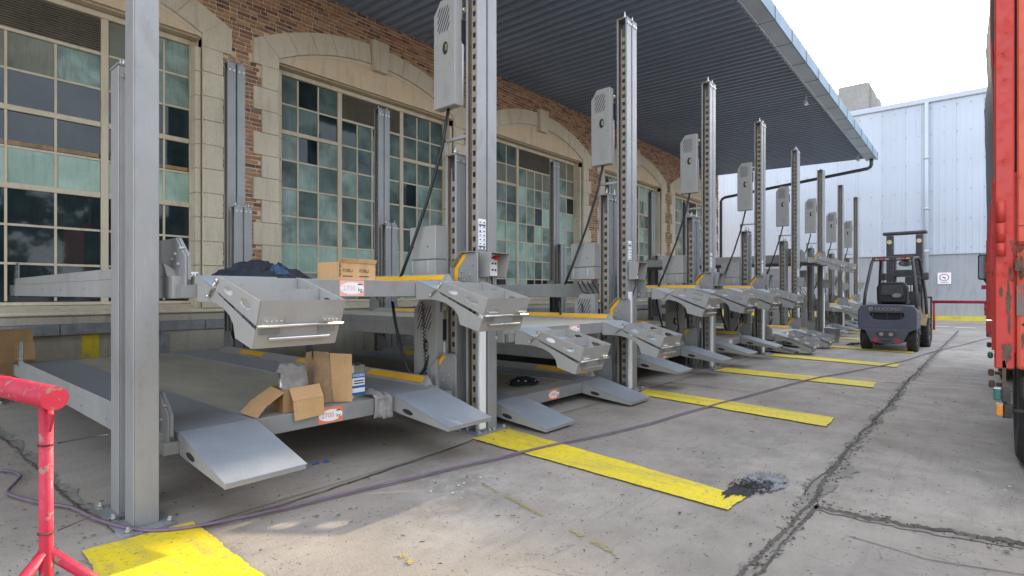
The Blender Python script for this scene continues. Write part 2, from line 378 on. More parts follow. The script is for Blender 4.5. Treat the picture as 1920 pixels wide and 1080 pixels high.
M['jacket'] = mk_rough('dark_jacket', (.010, .011, .016), (.022, .025, .035), 9, 50, .3, .75)
M['jacket_b'] = mk_rough('blue_lining', (.008, .02, .05), (.05, .11, .19), 9, 50, .3, .75)
M['tin'] = paint('tin_can', (.62, .58, .50), .25, .9, .12, 8, .3)
M['bucket'] = paint('galvanised_bucket', (.40, .42, .43), .38, .7, .2, 5, .4)
M['hose'] = paint('purple_hose', (.15, .095, .13), .5, 0, .2, 9, .4, (.16, .12, .12))
M['soot'] = mk_rough('black_spill', (.012, .011, .010), (.05, .047, .045), 18, 90, .6, .9)
M['ash'] = mk_rough('grey_aggregate', (.15, .15, .15), (.30, .30, .295), 25, 120, .7, .9)
M['stain'] = mk_rough('oil_stain', (.12, .108, .095), (.26, .235, .205), 7, 50, .3, .8)
M['litter'] = mk_rough('dry_debris', (.035, .028, .02), (.10, .08, .055), 30, 90, .3, .9)
M['plaster'] = mk_rough('white_powder', (.5, .49, .48), (.62, .61, .6), 30, 90, .3, .9)

# ------------------------------------------------------------------ ground and markings
def sheet(name, pts, z, mat, parent=None, kind='structure'):
    o = MB().add([(p[0], p[1], z) for p in pts], [tuple(range(len(pts)))]).build(name, mat, parent)
    for p in o.data.polygons:
        if p.normal.z < 0: o.data.flip_normals(); break
    if parent is None: tag(o, kind=kind)
    return o
ground = sheet('ground', [(-300, -300), (300, -300), (300, 300), (-300, 300)], 0, M['concrete'])
pad = sheet('pavement', [(.90, 3.32), (5, 3.42), (26.5, 3.42), (26.5, 9.92), (.86, 9.92), (.83, 6.9), (.84, 5.4), (.85, 4.2)], .004, M['pad'])
def ribbon(pts, w, name, mat, parent, z=.006, step=.02, jit=.9, seed=1):
    rnd = random.Random(seed); P = [Vector((p[0], p[1], 0)) for p in pts]; L = []
    for a, b in zip(P, P[1:]):
        n = max(1, int((b - a).length / step)); L += [a.lerp(b, i / n) for i in range(n)]
    L.append(P[-1]); V = []; F = []
    for i, p in enumerate(L):
        d = (L[min(i+1, len(L)-1)] - L[max(i-1, 0)]).normalized(); nrm = Vector((-d.y, d.x, 0))
        ww = w * (.55 + .9 * abs(noise.noise(p * 2.3 + Vector((seed, 0, 0))))) * (1 if 0 < i < len(L)-1 else .1)
        c = p + nrm * (noise.noise(p * 3.1 + Vector((0, seed, 0))) * w * 1.2 + noise.noise(p * 11) * w * .6 + noise.noise(p * 31) * w * .5)
        V += [c + nrm * ww * (.5 + jit * rnd.random() * .6), c - nrm * ww * (.5 + jit * rnd.random() * .6)]
    V = [(v.x, v.y, z) for v in V]
    for i in range(len(L) - 1): F.append((2*i, 2*i+1, 2*i+3, 2*i+2))
    return MB().add(V, F).build(name, mat, parent)
main_crack = [(-2, .86), (1.2, .83), (2.6, .82), (3.8, .79), (5.3, .83), (7.2, .80), (9.7, .81), (14, .74), (18, .68), (21.5, .62), (24.5, .60)]
ribbon(main_crack, .05, 'crack', M['spall'], ground, .0045, .02, 1.3, 5)
ribbon([(p[0], p[1] + .018) for p in main_crack], .018, 'crack', M['crack'], ground, .0062, .012, 1.6, 2)
ribbon([(p[0], p[1] - .03) for p in main_crack[:4]], .014, 'crack', M['crack'], ground, .0066, .03, .9, 3)
ribbon([(3.8, .80), (4.25, .83), (4.6, .79), (4.9, .82)], .075, 'crack', M['spall'], ground, .005, .015, 1.3, 8)
ribbon([(3.9, .86), (4.2, .885), (4.5, .85), (4.85, .845)], .010, 'crack', M['crack'], ground, .0064, .012, 1.6, 9)
ribbon([(3.74, .78), (3.78, .32), (3.87, -.17), (3.8, -1.2), (3.9, -3)], .045, 'crack', M['crack'], ground, .0066, .012, 1.4, 11)
ribbon([(3.70, .78), (3.74, .32), (3.82, -.17), (3.75, -1.2)], .04, 'crack', M['spall'], ground, .0052, .03, .9, 12)
ribbon([(3.4, .55), (3.35, .2), (3.5, -.3), (3.3, -.9)], .006, 'crack', M['crack'], ground, .005, .03, .9, 13)
ribbon([(2.55, .6), (2.75, .45), (2.6, .2), (2.8, -.1)], .005, 'crack', M['crack'], ground, .005, .03, .9, 14)
ribbon([(9.6, 1.1), (9.9, .2), (9.7, -.6), (9.9, -2)], .02, 'crack', M['crack'], ground, .005, .04, .9, 15)
ribbon([(16.4, .7), (16.2, -.3), (16.5, -2)], .03, 'crack', M['crack'], ground, .005, .05, .9, 16)
ribbon([(12.2, 2.4), (12.0, 1.4), (12.3, .9)], .03, 'crack', M['crack'], ground, .005, .05, .9, 17)
ribbon([(.84, 9.5), (.80, 6.94), (.83, 5.47), (.85, 4.18), (.90, 3.6)], .05, 'kerb_edge', M['spall'], pad, .008, .03, .8, 21)
ribbon([(.81, 9.5), (.77, 6.94), (.80, 5.47), (.82, 4.18), (.87, 3.55)], .016, 'crack', M['crack'], pad, .0095, .03, .9, 22)
ribbon([(.9, 3.32), (1.64, 3.25), (2.75, 3.33), (3.6, 3.42), (5.2, 3.45), (6.4, 3.42), (9, 3.46), (15, 3.45)], .012, 'crack', M['crack'], pad, .0085, .03, .9, 23)
ribbon([(7.0, 4.2), (7.6, 3.3), (7.5, 2.2)], .012, 'crack', M['crack'], ground, .0085, .03, .9, 24)

CX = [3.64, 6.46, 9.34, 12.25, 15.22, 18.17, 21.15, 24.2]      # right-hand post corner of every lift
lines = [[(.69, 3.42), (1.19, 3.39), (1.17, 2.5), (1.12, 1.14), (.62, 1.14)], [(3.48, 3.43), (3.97, 3.46), (3.61, 1.13), (3.32, 1.15)],
         [(6.40, 3.36), (6.82, 3.43), (6.52, 1.16), (6.02, 1.14)], [(9.14, 3.37), (9.68, 3.37), (9.48, 1.15), (8.93, 1.13)]]
for c in CX[3:]: lines.append([(c - .15, 3.35), (c + .33, 3.35), (c - .1, 1.13), (c - .6, 1.12)])
def wobble(l, amp=.012, step=.025):
    P = []
    for a, b in zip(l, l[1:] + l[:1]):
        a, b = Vector((*a, 0)), Vector((*b, 0)); n = max(1, int((b - a).length / step))
        for i in range(n):
            p = a.lerp(b, i / n); q = Vector((noise.noise(p*5), noise.noise(p*5 + Vector((9, 9, 9))), 0)) * amp + Vector((noise.noise(p*31), noise.noise(p*31 + Vector((9, 9, 9))), 0)) * amp * .7
            P.append(((p + q).x, (p + q).y))
    return P
for l in lines: sheet('yellow_line', wobble(l), .012, M['mark'])
m = MB(); rs_ = random.Random(31)
for (a, b, wd) in (((2.72, 2.60), (2.55, 1.95), .022), ((2.50, 1.72), (2.38, 1.25), .025), ((1.72, 2.2), (1.66, 1.85), .02), ((1.72, 1.85), (1.62, 1.4), .028)):
    for i in range(240):
        t = rs_.random(); x, y = a[0] + (b[0]-a[0])*t + rs_.gauss(0, wd*.5), a[1] + (b[1]-a[1])*t
        if noise.noise(Vector((t*7, a[0]*9, 0))) < -.12: continue
        q = rs_.uniform(.003, .009); n_ = 6; ph = rs_.uniform(0, 6)
        m.add([(x + q*rs_.uniform(.5, 1)*math.cos(ph + k*6.283/n_)*.8, y + q*rs_.uniform(.6, 1.3)*math.sin(ph + k*6.283/n_), .0050 + i*1e-6) for k in range(n_)], [tuple(range(n_))])
tag(m.build('worn_paint', M['mark_old'], ground), kind='stuff')
for x, y in ((27.3, 1.28), (26.9, .45), (27.0, -.45)): sheet('white_line', [(x - .15, y + .3), (x + .15, y + .3), (x + .15, y - .3), (x - .15, y - .3)], .006, M['whitemark'])

# ------------------------------------------------------------------ brick building
bb = thing('brick_building', 'long brick factory building with stone arched windows behind the lifts', 'building')
YW = 10.0; OW = 4.48
BAYS = [-.83, 4.97, 10.80, 16.62, 22.40]
ZS, ZL, ZT, XE = 1.07, 5.62, 7.12, 27.6
core = MB()
xs = [-6.6]
for b in BAYS: xs += [b, b + OW]
xs.append(XE)
for i in range(0, len(xs), 2): core.box(xs[i], xs[i+1], YW + .01, YW + .55, ZS - .4, ZL + .02)
core.box(-6.6, XE, YW + .01, YW + .55, ZL + .02, 7.6)
wall = core.build('wall', M['mortar'], bb)
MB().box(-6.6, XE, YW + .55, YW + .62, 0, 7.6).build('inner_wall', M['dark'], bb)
MB().box(-6.6, XE - .01, YW + .62, YW + 12, 0, 7.55).build('hall', M['mortar'], bb)
# arches: circle through springing and crown
def circ(w2, rise): return (w2*w2 + rise*rise) / (2*rise)
RI = circ(OW/2, .56); ZI = 5.68; CI = ZI + .56 - RI            # intrados
RO = circ(OW/2 + .47, .74); CO = 6.64 - RO
def intr(x): return CI + math.sqrt(max(0, RI*RI - x*x))
def extr(x): return CO + math.sqrt(max(0, RO*RO - x*x))
stone_parts = []
def stone(mb, mat='stone', name='stone_block', bevel=.006):
    o = mb.build(name, M[mat], bb, bevel=bevel); return o
NV = 11
for bi, b in enumerate(BAYS):
    cx = b + OW/2; hw = OW/2
    # voussoirs
    for k in range(NV):
        if k == NV // 2: continue
        t0 = -hw + OW * k / NV; t1 = -hw + OW * (k + 1) / NV
        f = lambda t: t * (hw + .3) / hw * 1.0
        pts = []
        for s_ in range(4):
            t = t0 + (t1 - t0) * s_ / 3; pts.append((cx + t, intr(t)))
        up = []
        for s_ in range(4):
            t = t1 + (t0 - t1) * s_ / 3; e = t * 1.14; up.append((cx + e, extr(e)))
        g = .004
        pts[0] = (pts[0][0] + g, pts[0][1]); up[-1] = (up[-1][0] + g, up[-1][1])
        stone(MB().prism(pts + up, 'y', YW - .05, YW + .16), name='arch_stone')
    kz0, kz1 = 6.10, 6.74
    stone(MB().prism([(cx - .17, kz0), (cx + .17, kz0), (cx + .215, kz1), (cx - .215, kz1)], 'y', YW - .13, YW + .14), name='keystone')
    # raised moulding along the intrados, then lunette
    m1 = MB()
    n = 24
    for k in range(n):
        t0 = -hw + OW*k/n; t1 = -hw + OW*(k+1)/n
        m1.hexa([(cx+t0, YW+.0, intr(t0)-.07), (cx+t1, YW+.0, intr(t1)-.07), (cx+t1, YW+.17, intr(t1)-.07), (cx+t0, YW+.17, intr(t0)-.07),
                 (cx+t0, YW+.0, intr(t0)-.003), (cx+t1, YW+.0, intr(t1)-.003), (cx+t1, YW+.17, intr(t1)-.003), (cx+t0, YW+.17, intr(t0)-.003)])
    stone(m1, name='arch_moulding', bevel=0)
    lun = [(cx - hw, ZL)] + [(cx + hw, ZL)] + [(cx + hw - OW*k/n, intr(hw - OW*k/n) - .05) for k in range(n + 1)]
    stone(MB().prism(lun, 'y', YW + .09, YW + .3), 'stone2', 'lunette', 0)
    # springers and quoins
    for sd_ in (-1, 1):
        xo = lambda d: cx + sd_ * (hw + d)
        e0 = hw * 1.14
        pts = [(xo(0), ZI - .22), (xo(.47), ZI - .22), (xo(.47), extr(hw + .47)), (cx + sd_*e0, extr(e0)), (xo(0), intr(hw))]
        stone(MB().prism(pts, 'y', YW - .05, YW + .16), name='arch_stone')
        z = ZI - .22; k = 0
        while z > ZS + .02:
            z0 = max(ZS - .02, z - .41); d = .32 if k % 2 == 0 else .47
            a, c_ = sorted((xo(-.0), xo(d)))
            stone(MB().box(a, c_, YW - .05 + (.004 if k % 2 else 0), YW + .16, z0 + .003, z - .003), name='quoin')
            # reveal with chamfer
            a, c_ = sorted((xo(-.09), xo(-.001)))
            stone(MB().box(a, c_, YW + .03, YW + .36, z0 + .002, z - .002), name='reveal_stone', bevel=.01)
            z = z0; k += 1
# sill band, granite course, plinth panels
MB().prism([(YW - .07, ZS - .09), (YW + .3, ZS - .09), (YW + .3, ZS + .052), (YW + .2, ZS + .045), (YW - .07, ZS - .04)], 'x', -6.6, XE - .003).build('sill', M['stone'], bb, bevel=.012)
MB().box(-6.6, XE - .006, YW - .03, YW + .5, .86, ZS - .093).build('sill_band', M['plinth'], bb)
x = -6.6; rr = random.Random(3)
while x < XE - .3:
    w = rr.uniform(.75, 1.1); x1 = min(XE - .01, x + w)
    MB().box(x + .004, x1 - .004, YW - .055 - rr.random()*.01, YW + .4, .70, .856).build('granite_block', M['granite'], bb, bevel=.006); x = x1
xs2 = [-6.6]
for b in BAYS: xs2 += [b + .55, b + OW - .5]
xs2.append(XE - .01)
for i in range(0, len(xs2), 2): MB().box(xs2[i], xs2[i+1], YW - .02, YW + .4, 0, .698).build('plinth', M['plinth'], bb)
for i, b in enumerate(BAYS):
    MB().box(b + .55, b + OW - .5, YW + .05, YW + .4, 0, .69).build('infill_panel', M['plinth'], bb)
    for xx in (b + .55, b + OW - .62): MB().box(xx, xx + .12, YW - .04, YW + .045, 0, .695).build('granite_jamb', M['granite'], bb, bevel=.006)
MB().box(2.03, 2.24, YW + .042, YW + .049, .08, .69).build('yellow_band', M['mark'], bb)
# bricks
def bay_shape(x, z):
    for b in BAYS:
        cx = b + OW/2; d = abs(x - cx)
        if d < OW/2 + .30:
            if z < (extr(d) if z > 5 else 9) and z > ZS - .2: 
                if z < 5.6 or z < extr(d) - .02: return True
        elif d < OW/2 + .45 and 5.4 < z < extr(d) - .02: return True
    return False
bricks = []
row = 0; z = ZS - .1
rb = random.Random(5)
while z < ZT + .4:
    x = -6.5 + (row % 2) * .115; h = 0
    while x < XE - .05:
        ln = .215 if (h + row) % 2 == 0 or rb.random() < .25 else .102
        ln += rb.uniform(-.008, .008); x1 = min(x + ln, XE - .012)
        if x1 - x > .04 and not bay_shape((x + x1)/2, z + .03): bricks.append((x, x1, z + rb.uniform(-.003, .003), row))
        x += ln + .017; h += 1
    z += .0765; row += 1
camp = Vector((0, 0, 1.3)); fwd = Vector((math.cos(HEAD), math.sin(HEAD), 0)); rgt = Vector((math.sin(HEAD), -math.cos(HEAD), 0))
def proj(p):
    d = Vector(p) - camp; Z = d.dot(fwd)
    return (960 + 1030 * d.dot(rgt) / Z, 550 - 1030 * d.z / Z, Z) if Z > .1 else (-1, -1, 1e9)
def keyb(b):
    u, v, Z = proj(((b[0]+b[1])/2, YW, b[2]))
    vis = 385 < u < 930 and v > 0 and not (418 < u < 455 and v > 125) and not (812 < u < 925) 
    return (0 if vis else 1, Z)
bricks.sort(key=keyb)
def brick_mb(mb, x0, x1, z0, yo):
    j = rb.uniform(-.002, .002)
    return mb.box(x0, x1, YW - .004 + yo, YW + .012, z0, z0 + .057 + j)
mesh_cache = {}
for i, (x0, x1, z0, rw) in enumerate(bricks[:300]):
    w = round(x1 - x0, 2); kx = (w, rb.randrange(3))
    if kx not in mesh_cache:
        o = MB().box(-w/2, w/2, -.006, .012, 0, .057).build('brick', M['brick'], wall, bevel=.004); mesh_cache[kx] = o.data
    else: o = link('brick', mesh_cache[kx], None, wall, bevel=.004)
    o.location = ((x0+x1)/2, YW + rb.uniform(-.004, .004), z0)
rest = MB()
for x0, x1, z0, rw in bricks[300:]: brick_mb(rest, x0, x1, z0, rb.uniform(-.006, .004))
tag(rest.build('brickwork', M['brick'], wall), kind='stuff')
# windows
YG = YW + .30
def window(bi, x0):
    win = bpy.data.objects.new('window', None); COL.objects.link(win); win.parent = bb; win.location = (x0, YG, 0)
    rw = random.Random(40 + bi)
    w = OW - .0; zb = ZS + .055; zt = ZL - .01
    fr = MB(); gl = MB(); panes = []
    L0, L1, M0, M1, R0, R1 = .10, 1.42, 1.52, 3.04 + (.10 if bi == 0 else 0), 3.14 + (.10 if bi == 0 else 0), w - .10
    for a, c_ in ((.0, L0), (L1, M0), (M1, R0), (R1, w)): fr.box(a + .001, c_ - .001, -.04, .05, zb, zt)
    fr.box(0.101, w - .101, -.05, .05, zb, zb + .05); fr.box(.101, w - .101, -.06, .055, zt - .09, zt)
    rows = 8; rh = (zt - .09 - zb - .05) / rows
    zr = [zb + .05 + rh * i for i in range(rows + 1)]
    lou = zr[7] - .01
    for (a, c_, nc, mid) in ((L0, L1, 3, 0), (M0, M1, 4 if bi else 3, 1), (R0, R1, 3, 0)):
        top = lou if mid else zr[8]
        if mid: fr.box(a, c_, -.043, .048, lou - .02, lou + .03)
        thick = (6,) if not mid else ()
        if bi == 0: thick = (3, 5)
        for r in range(rows):
            z0 = zr[r]; z1 = min(zr[r+1], top)
            if z1 - z0 < .12: continue
            if r > 0:
                if r in thick: fr.box(a + .002, c_ - .002, -.036, .044, z0 - .04, z0 + .04)
                else: gl.box(a + .002, c_ - .002, -.02, .02, z0 - .016, z0 + .016)
            for q in range(nc):
                xa = a + (c_ - a) * q / nc; xb = a + (c_ - a) * (q + 1) / nc
                if q > 0 : gl.box(xa - .015, xa + .015, -.024, .024, z0 + .016, z1 - .016)
                panes.append((xa, xb, z0, z1, r, q, mid))
    fr.build('frame', M['winpaint'], win, bevel=.006)
    tag(gl.build('glazing_bar', M['winpaint'], win), kind='stuff')
    sh = MB(); n = 15; z0 = lou + .03; z1 = zt - .09
    for i in range(n):
        za = z0 + (z1 - z0) * i / n; zc = z0 + (z1 - z0) * (i + 1) / n
        sh.hexa([(M0, -.035, za), (M1, -.035, za), (M1, .02, za), (M0, .02, za), (M0, -.012, zc - .004), (M1, -.012, zc - .004), (M1, .02, zc - .004), (M0, .02, zc - .004)])
    sh.build('shutter', M['shutter'], win)
    far = MB()
    for (xa, xb, za, zc, r, q, mid) in panes:
        t = rw.random()
        if bi == 0: m = 'pane_dark' if r in (0, 1, 2) or r == 4 or (r == 5 and t < .7) else ('pane_mint' if r == 3 and t < .7 else ('pane_mid' if t < .5 else 'pane_sand'))
        elif bi == 1: m = 'pane_mint' if r == 1 or (r == 0 and t < .4) else ('pane_dark' if (t < .10 or (r > 5 and t < .2)) else ('pane_teal' if t < .62 or r > 5 else 'pane_mid'))
        else: m = 'pane_dark' if (t < .06 or r == 0 and t < .5) else ('pane_teal' if t < .35 else ('pane_mid' if t < .8 else 'pane_mint'))
        if bi == 2 and r > 5 and t > .5: m = 'pane_sand'
        if bi == 4: far.box(xa + .004, xb - .004, -.004, .004, za + .004, zc - .004); continue
        o = MB().box(-(xb - xa)/2 + .004, (xb - xa)/2 - .004, -.004, .004, 0.004, zc - za - .004).build('pane', M[m], win, ((xa + xb)/2, 0, za))
        o.rotation_euler = (R(rw.uniform(-.7, .7)), 0, R(rw.uniform(-.7, .7)))
        if bi == 0 and r == 4: MB().box(xa + .02, xb - .02, -.010, -.005, za + .03, za + .09).build('wooden_strip', M['card_old'], win)
    if bi == 4: tag(far.build('pane', M['pane_mid'], win), kind='stuff')
for i, b in enumerate(BAYS): window(i, b)

# ------------------------------------------------------------------ canopy
cn = thing('canopy', 'dark corrugated canopy roof projecting over the row of lifts', 'canopy')
YC0, YC1, ZC0, ZC1, XC0, XC1 = 3.66, YW - .03, 7.02, 7.18, -9.0, 27.3
sof = MB(); p = .25; x = XC0
prof = []
while x < XC1:
    prof += [(x, 0), (x + .07, 0), (x + .105, .07), (x + .215, .07)]; x += p
prof.append((x, 0))
V = []; F = []
for (px, dz) in prof: V += [(px, YC0, ZC0 + dz), (px, YC1, ZC1 + dz)]
for i in range(len(prof) - 1): F.append((2*i, 2*i+1, 2*i+3, 2*i+2))
sof.add(V, F)
sofo = sof.build('soffit_sheet', M['soffit'], cn)
MB().box(XC0, XC1 + .05, YC0, YC1, 7.24, 7.30).build('roof_sheet', M['galv'], cn)
def tilt(x): return (XC1 - x) * .012
gx = XC1 + .05; g0 = XC0; n = 0
rg = random.Random(9)
while gx > g0:
    x0 = gx - 1.36
    a, b_ = tilt(gx), tilt(x0); y0 = 3.31; 
    # one gutter length: inner lip, bottom tray, tall outer face
    def seg(name, ya, yb, za, zb, mat, gap=.006):
        MB().hexa([(x0 + gap, ya, za + b_), (gx - gap, ya, za + a), (gx - gap, yb, za + a), (x0 + gap, yb, za + b_),
                   (x0 + gap, ya, zb + b_), (gx - gap, ya, zb + a), (gx - gap, yb, zb + a), (x0 + gap, yb, zb + b_)]).build(name, M[mat], cn)
    seg('gutter_tray', 3.325, 3.64, 6.90, 6.915, 'gutter')
    seg('gutter_lip', 3.645, 3.70, 6.885, 7.02, 'gutter', .001)
    seg('fascia_panel', 3.30, 3.32, 6.885, 7.20 + rg.uniform(-.006, .01), 'galv')
    j_ = MB(); j_.box(gx - .012, gx + .006, 3.288, 3.2995, 6.88 + a, 7.185 + a); j_.box(gx - .012, gx + .006, 3.30, 3.64, 6.878 + a, 6.884 + a); j_.build('fascia_joint', M['pipe'], cn)
    gx = x0
# downpipe from the gutter end back to the building corner
pts = [(27.1, 3.48, 6.9), (27.1, 3.48, 6.66), (27.12, 3.52, 6.57), (27.15, 3.62, 6.52), (27.5, 9.6, 6.05), (27.55, 9.78, 6.0), (27.56, 9.86, 5.88), (27.56, 9.86, .1)]
MB().tube(pts, .07, 10).build('downpipe', M['pipe'], cn)
for x in (17.6, 26.4):
    fl = MB().box(-.14, .14, -.05, .05, -.03, .03).build('floodlight', M['white_pl'], cn, (x, 3.86, 6.80), (0, R(-35), R(20)), .01)
    MB().box(-.02, .02, -.015, .015, .03, .2).build('bracket', M['zinc'], fl)

# ------------------------------------------------------------------ white warehouse, tower
wh = thing('warehouse', 'white metal clad warehouse with grey lower wall at the end of the yard', 'building')
XW = 34.0
MB().box(XW, XW + 30, -40, 16, 0, 3.24).build('lower_wall', M['lowwall'], wh)
MB().box(XW + .04, XW + 30, -40, 16, 3.24, 10.85).build('upper_wall', M['cladgap'], wh)
y = 15.9
while y > -12:
    c_ = MB(); c_.box(XW - .06, XW + .038, y - .994, y, 3.2, 10.70)
    for k in range(4): c_.hexa([(XW - .074, y - .25*k - .13, 3.2), (XW - .074, y - .25*k - .10, 3.2), (XW - .061, y - .25*k - .07, 3.2), (XW - .061, y - .25*k - .16, 3.2), (XW - .074, y - .25*k - .13, 10.69), (XW - .074, y - .25*k - .10, 10.69), (XW - .061, y - .25*k - .07, 10.69), (XW - .061, y - .25*k - .16, 10.69)])
    c_.build('cladding_panel', M['clad'], wh); y -= 1.0
MB().box(XW - .06, XW + .038, -40, y + .004, 3.2, 10.7).build('cladding_panel', M['clad'], wh)
MB().prism([(XW - .16, 10.68), (XW + .3, 10.68), (XW + .3, 10.95), (XW - .16, 10.95)], 'y', -40, 16).build('eave_trim', M['clad'], wh, bevel=.03)
dp = MB().tube([(XW - .18, 2.05, 10.7), (XW - .18, 2.05, .3)], .085, 12).build('downpipe', M['clad'], wh)
for z in (7.9, 5.4, 3.3): MB().tube([(XW - .18, 2.05, z), (XW - .18, 2.05, z + .14)], .10, 12).build('collar', M['clad'], dp)
fx = MB()
for z in (3.5, 4.9, 6.3, 7.7, 9.1, 10.4):
    y = 9.0
    while y > -1: fx.box(XW - .092, XW - .0855, y - .03 - .115, y - .115 + .012, z - .02, z + .02); y -= .5
tag(fx.build('fixing_screw', M['louvre'], wh), kind='stuff')
tag(MB().box(XW - .5, XW - .002, -40, 15, 0, .2).build('kerb', M['kerbyellow']), kind='structure')
sg = thing('traffic_sign', 'square white no left turn sign on the grey warehouse wall', 'sign', (XW - .03, 1.37, 2.02))
sp = MB().box(-.012, .012, -.26, .26, -.27, .29).build('sign_plate', M['white_pr'], sg)
ring = MB()
ring.prism(ell(0, .05, .19, .175, 28), 'x', -.016, -.0125, [ell(0, .05, .155, .142, 28)]).build('ring', M['redlens'], sg)
MB().prism([(-.045, -.04), (-.045, .07), (.02, .07), (.02, .10), (.075, .055), (.02, .012), (.02, .038), (-.012, .038), (-.012, -.04)], 'x', -.0155, -.0125).build('arrow', M['blackink'], sg)
MB().box(-.0145, -.0125, -.16, .16, -.185, -.165).build('caption', M['louvre'], sg); MB().box(-.0145, -.0125, -.12, .12, -.22, -.205).build('caption', M['louvre'], sg)
tw = thing('concrete_tower', 'pale concrete tower block rising behind the warehouse roof', 'building', (64, 9, 0))
MB().box(0, 7, -.6, 2.1, 0, 22.2).build('shaft', M['tower'], tw, bevel=.1)
MB().prism([(-1.9, 0), (-.6, 0), (-.6, 22.0), (-1.0, 21.2), (-1.2, 20.6), (-1.5, 20.2), (-1.55, 19.6), (-1.9, 19.2)], 'x', .3, 6).build('stair_shaft', M['tower'], tw)
for i in range(12): MB().box(-.08, -.003, -.5, .1, 15.6 + i*.28, 15.8 + i*.28).build('louvre_slat', M['louvre'], tw)
MB().box(-.02, -.002, -.55, .15, 15.5, 19.0).build('louvre_frame', M['chassis'], tw)

# ------------------------------------------------------------------ the lifts
TH, SH = 4.92, 2.63
TY, SY, RTY, RSY = 3.53, 3.81, 8.95, 8.70
def channel(h, w=.125, d=.15, t=.007, lip=.018):
    m = MB()
    m.box(w - t, w, 0, d, .012, h)                                   # back web
    m.box(0, w - t, 0, t, .012, h); m.box(0, w - t, d - t, d, .012, h)   # front and rear flanges
    m.box(0, t, t, t + lip, .012, h); m.box(0, t, d - t - lip, d - t, .012, h)
    return m
MESH = {}
for nm, h in (('tall', TH), ('short', SH)):
    o = channel(h).build('post', M['steel'], bevel=.003); MESH[nm] = o.data; bpy.data.objects.remove(o)
    m = MB(); m.box(.022, .03, .022, .034, .1, h - .12); m.box(.022, .03, .082, .094, .1, h - .12)
    z = .13
    while z < h - .25: m.box(.022, .03, .0345, .0815, z, z + .052); z += .1
    o = m.build('latch_strip', M['inner']); MESH[nm + '_latch'] = o.data; bpy.data.objects.remove(o)
    o = MB().tube([(.03, .112, .05), (.03, .112, h + .02)], .009, 6).build('chain_rod', M['chain']); MESH[nm + '_rod'] = o.data; bpy.data.objects.remove(o)
    m = MB(); m.box(-.004, .129, -.004, .154, h, h + .012)
    o = m.build('cap', M['steel'], bevel=.002); MESH[nm + '_cap'] = o.data; bpy.data.objects.remove(o)
    m = MB(); m.tube([(.035, .05, h + .0), (.035, .05, h + .10)], .011, 8); m.tube([(.035, .05, h + .02), (.035, .05, h + .05)], .02, 6)
    m.tube([(.09, .10, h), (.09, .10, h + .06)], .007, 6); m.tube([(.09, .04, h), (.09, .04, h + .05)], .006, 6)
    o = m.build('top_bolt', M['zinc']); MESH[nm + '_bolt'] = o.data; bpy.data.objects.remove(o)
m = MB(); m.prism([(-.06, -.10), (.19, -.10), (.20, -.02), (.20, .24), (-.06, .24)], 'z', 0, .014)
o = m.build('base_plate', M['plate'], bevel=.003); MESH['base'] = o.data; bpy.data.objects.remove(o)
m = MB()
for (x, y) in ((-.035, -.06), (.165, -.06), (-.035, .2), (.165, .2)):
    m.tube([(x, y, .014), (x, y, .05)], .009, 6); m.tube([(x, y, .02), (x, y, .036)], .016, 6); m.tube([(x, y, .0145), (x, y, .019)], .027, 8)
o = m.build('anchor_bolt', M['dullzinc']); MESH['anchor'] = o.data; bpy.data.objects.remove(o)
m = MB()
for (x, z) in ((.03, -.06), (.095, -.06)):
    m.tube([(x, -.012, z), (x, .002, z)], .014, 6)
o = m.build('side_bolt', M['zinc']); MESH['side_bolt'] = o.data; bpy.data.objects.remove(o)

def post(parent, kind, x, y, mirror, h):
    p_ = link('post', MESH[kind], M['steel'], parent, (x, y, 0), (0, 0, 0), .003)
    if mirror: p_.scale = (-1, 1, 1)
    for nm in ('latch_strip', 'chain_rod', 'cap', 'top_bolt', 'base_plate', 'anchor_bolt'):
        k = {'latch_strip': kind + '_latch', 'chain_rod': kind + '_rod', 'cap': kind + '_cap', 'top_bolt': kind + '_bolt', 'base_plate': 'base', 'anchor_bolt': 'anchor'}[nm]
        q = link(nm, MESH[k], None, p_)
        if nm in ('anchor_bolt', 'top_bolt'): q['kind'] = 'stuff'
    q = link('side_bolt', MESH['side_bolt'], None, p_, (0, -.001, h)); q['kind'] = 'stuff'
    return p_
def slots(m, y0, y1, z0, z1, n, x):
    w = (y1 - y0)
    for i in range(n):
        a = y0 - .12 + (w + .12) * i / n; pts = []
        b0 = max(y0, a); 
        # a slanted slot from (a, z1) down to (a+.12, z0), cut to the panel
        t0 = (b0 - a) / .12; ye = min(y1, a + .12); t1 = (ye - a) / .12
        if t1 - t0 < .15: continue
        za, zc = z1 + (z0 - z1) * t0, z1 + (z0 - z1) * t1
        m.hexa([(x - .002, b0, za - .010), (x - .002, ye, zc - .010), (x, ye, zc - .010), (x, b0, za - .010),
                (x - .002, b0, za + .010), (x - .002, ye, zc + .010), (x, ye, zc + .010), (x, b0, za + .010)])
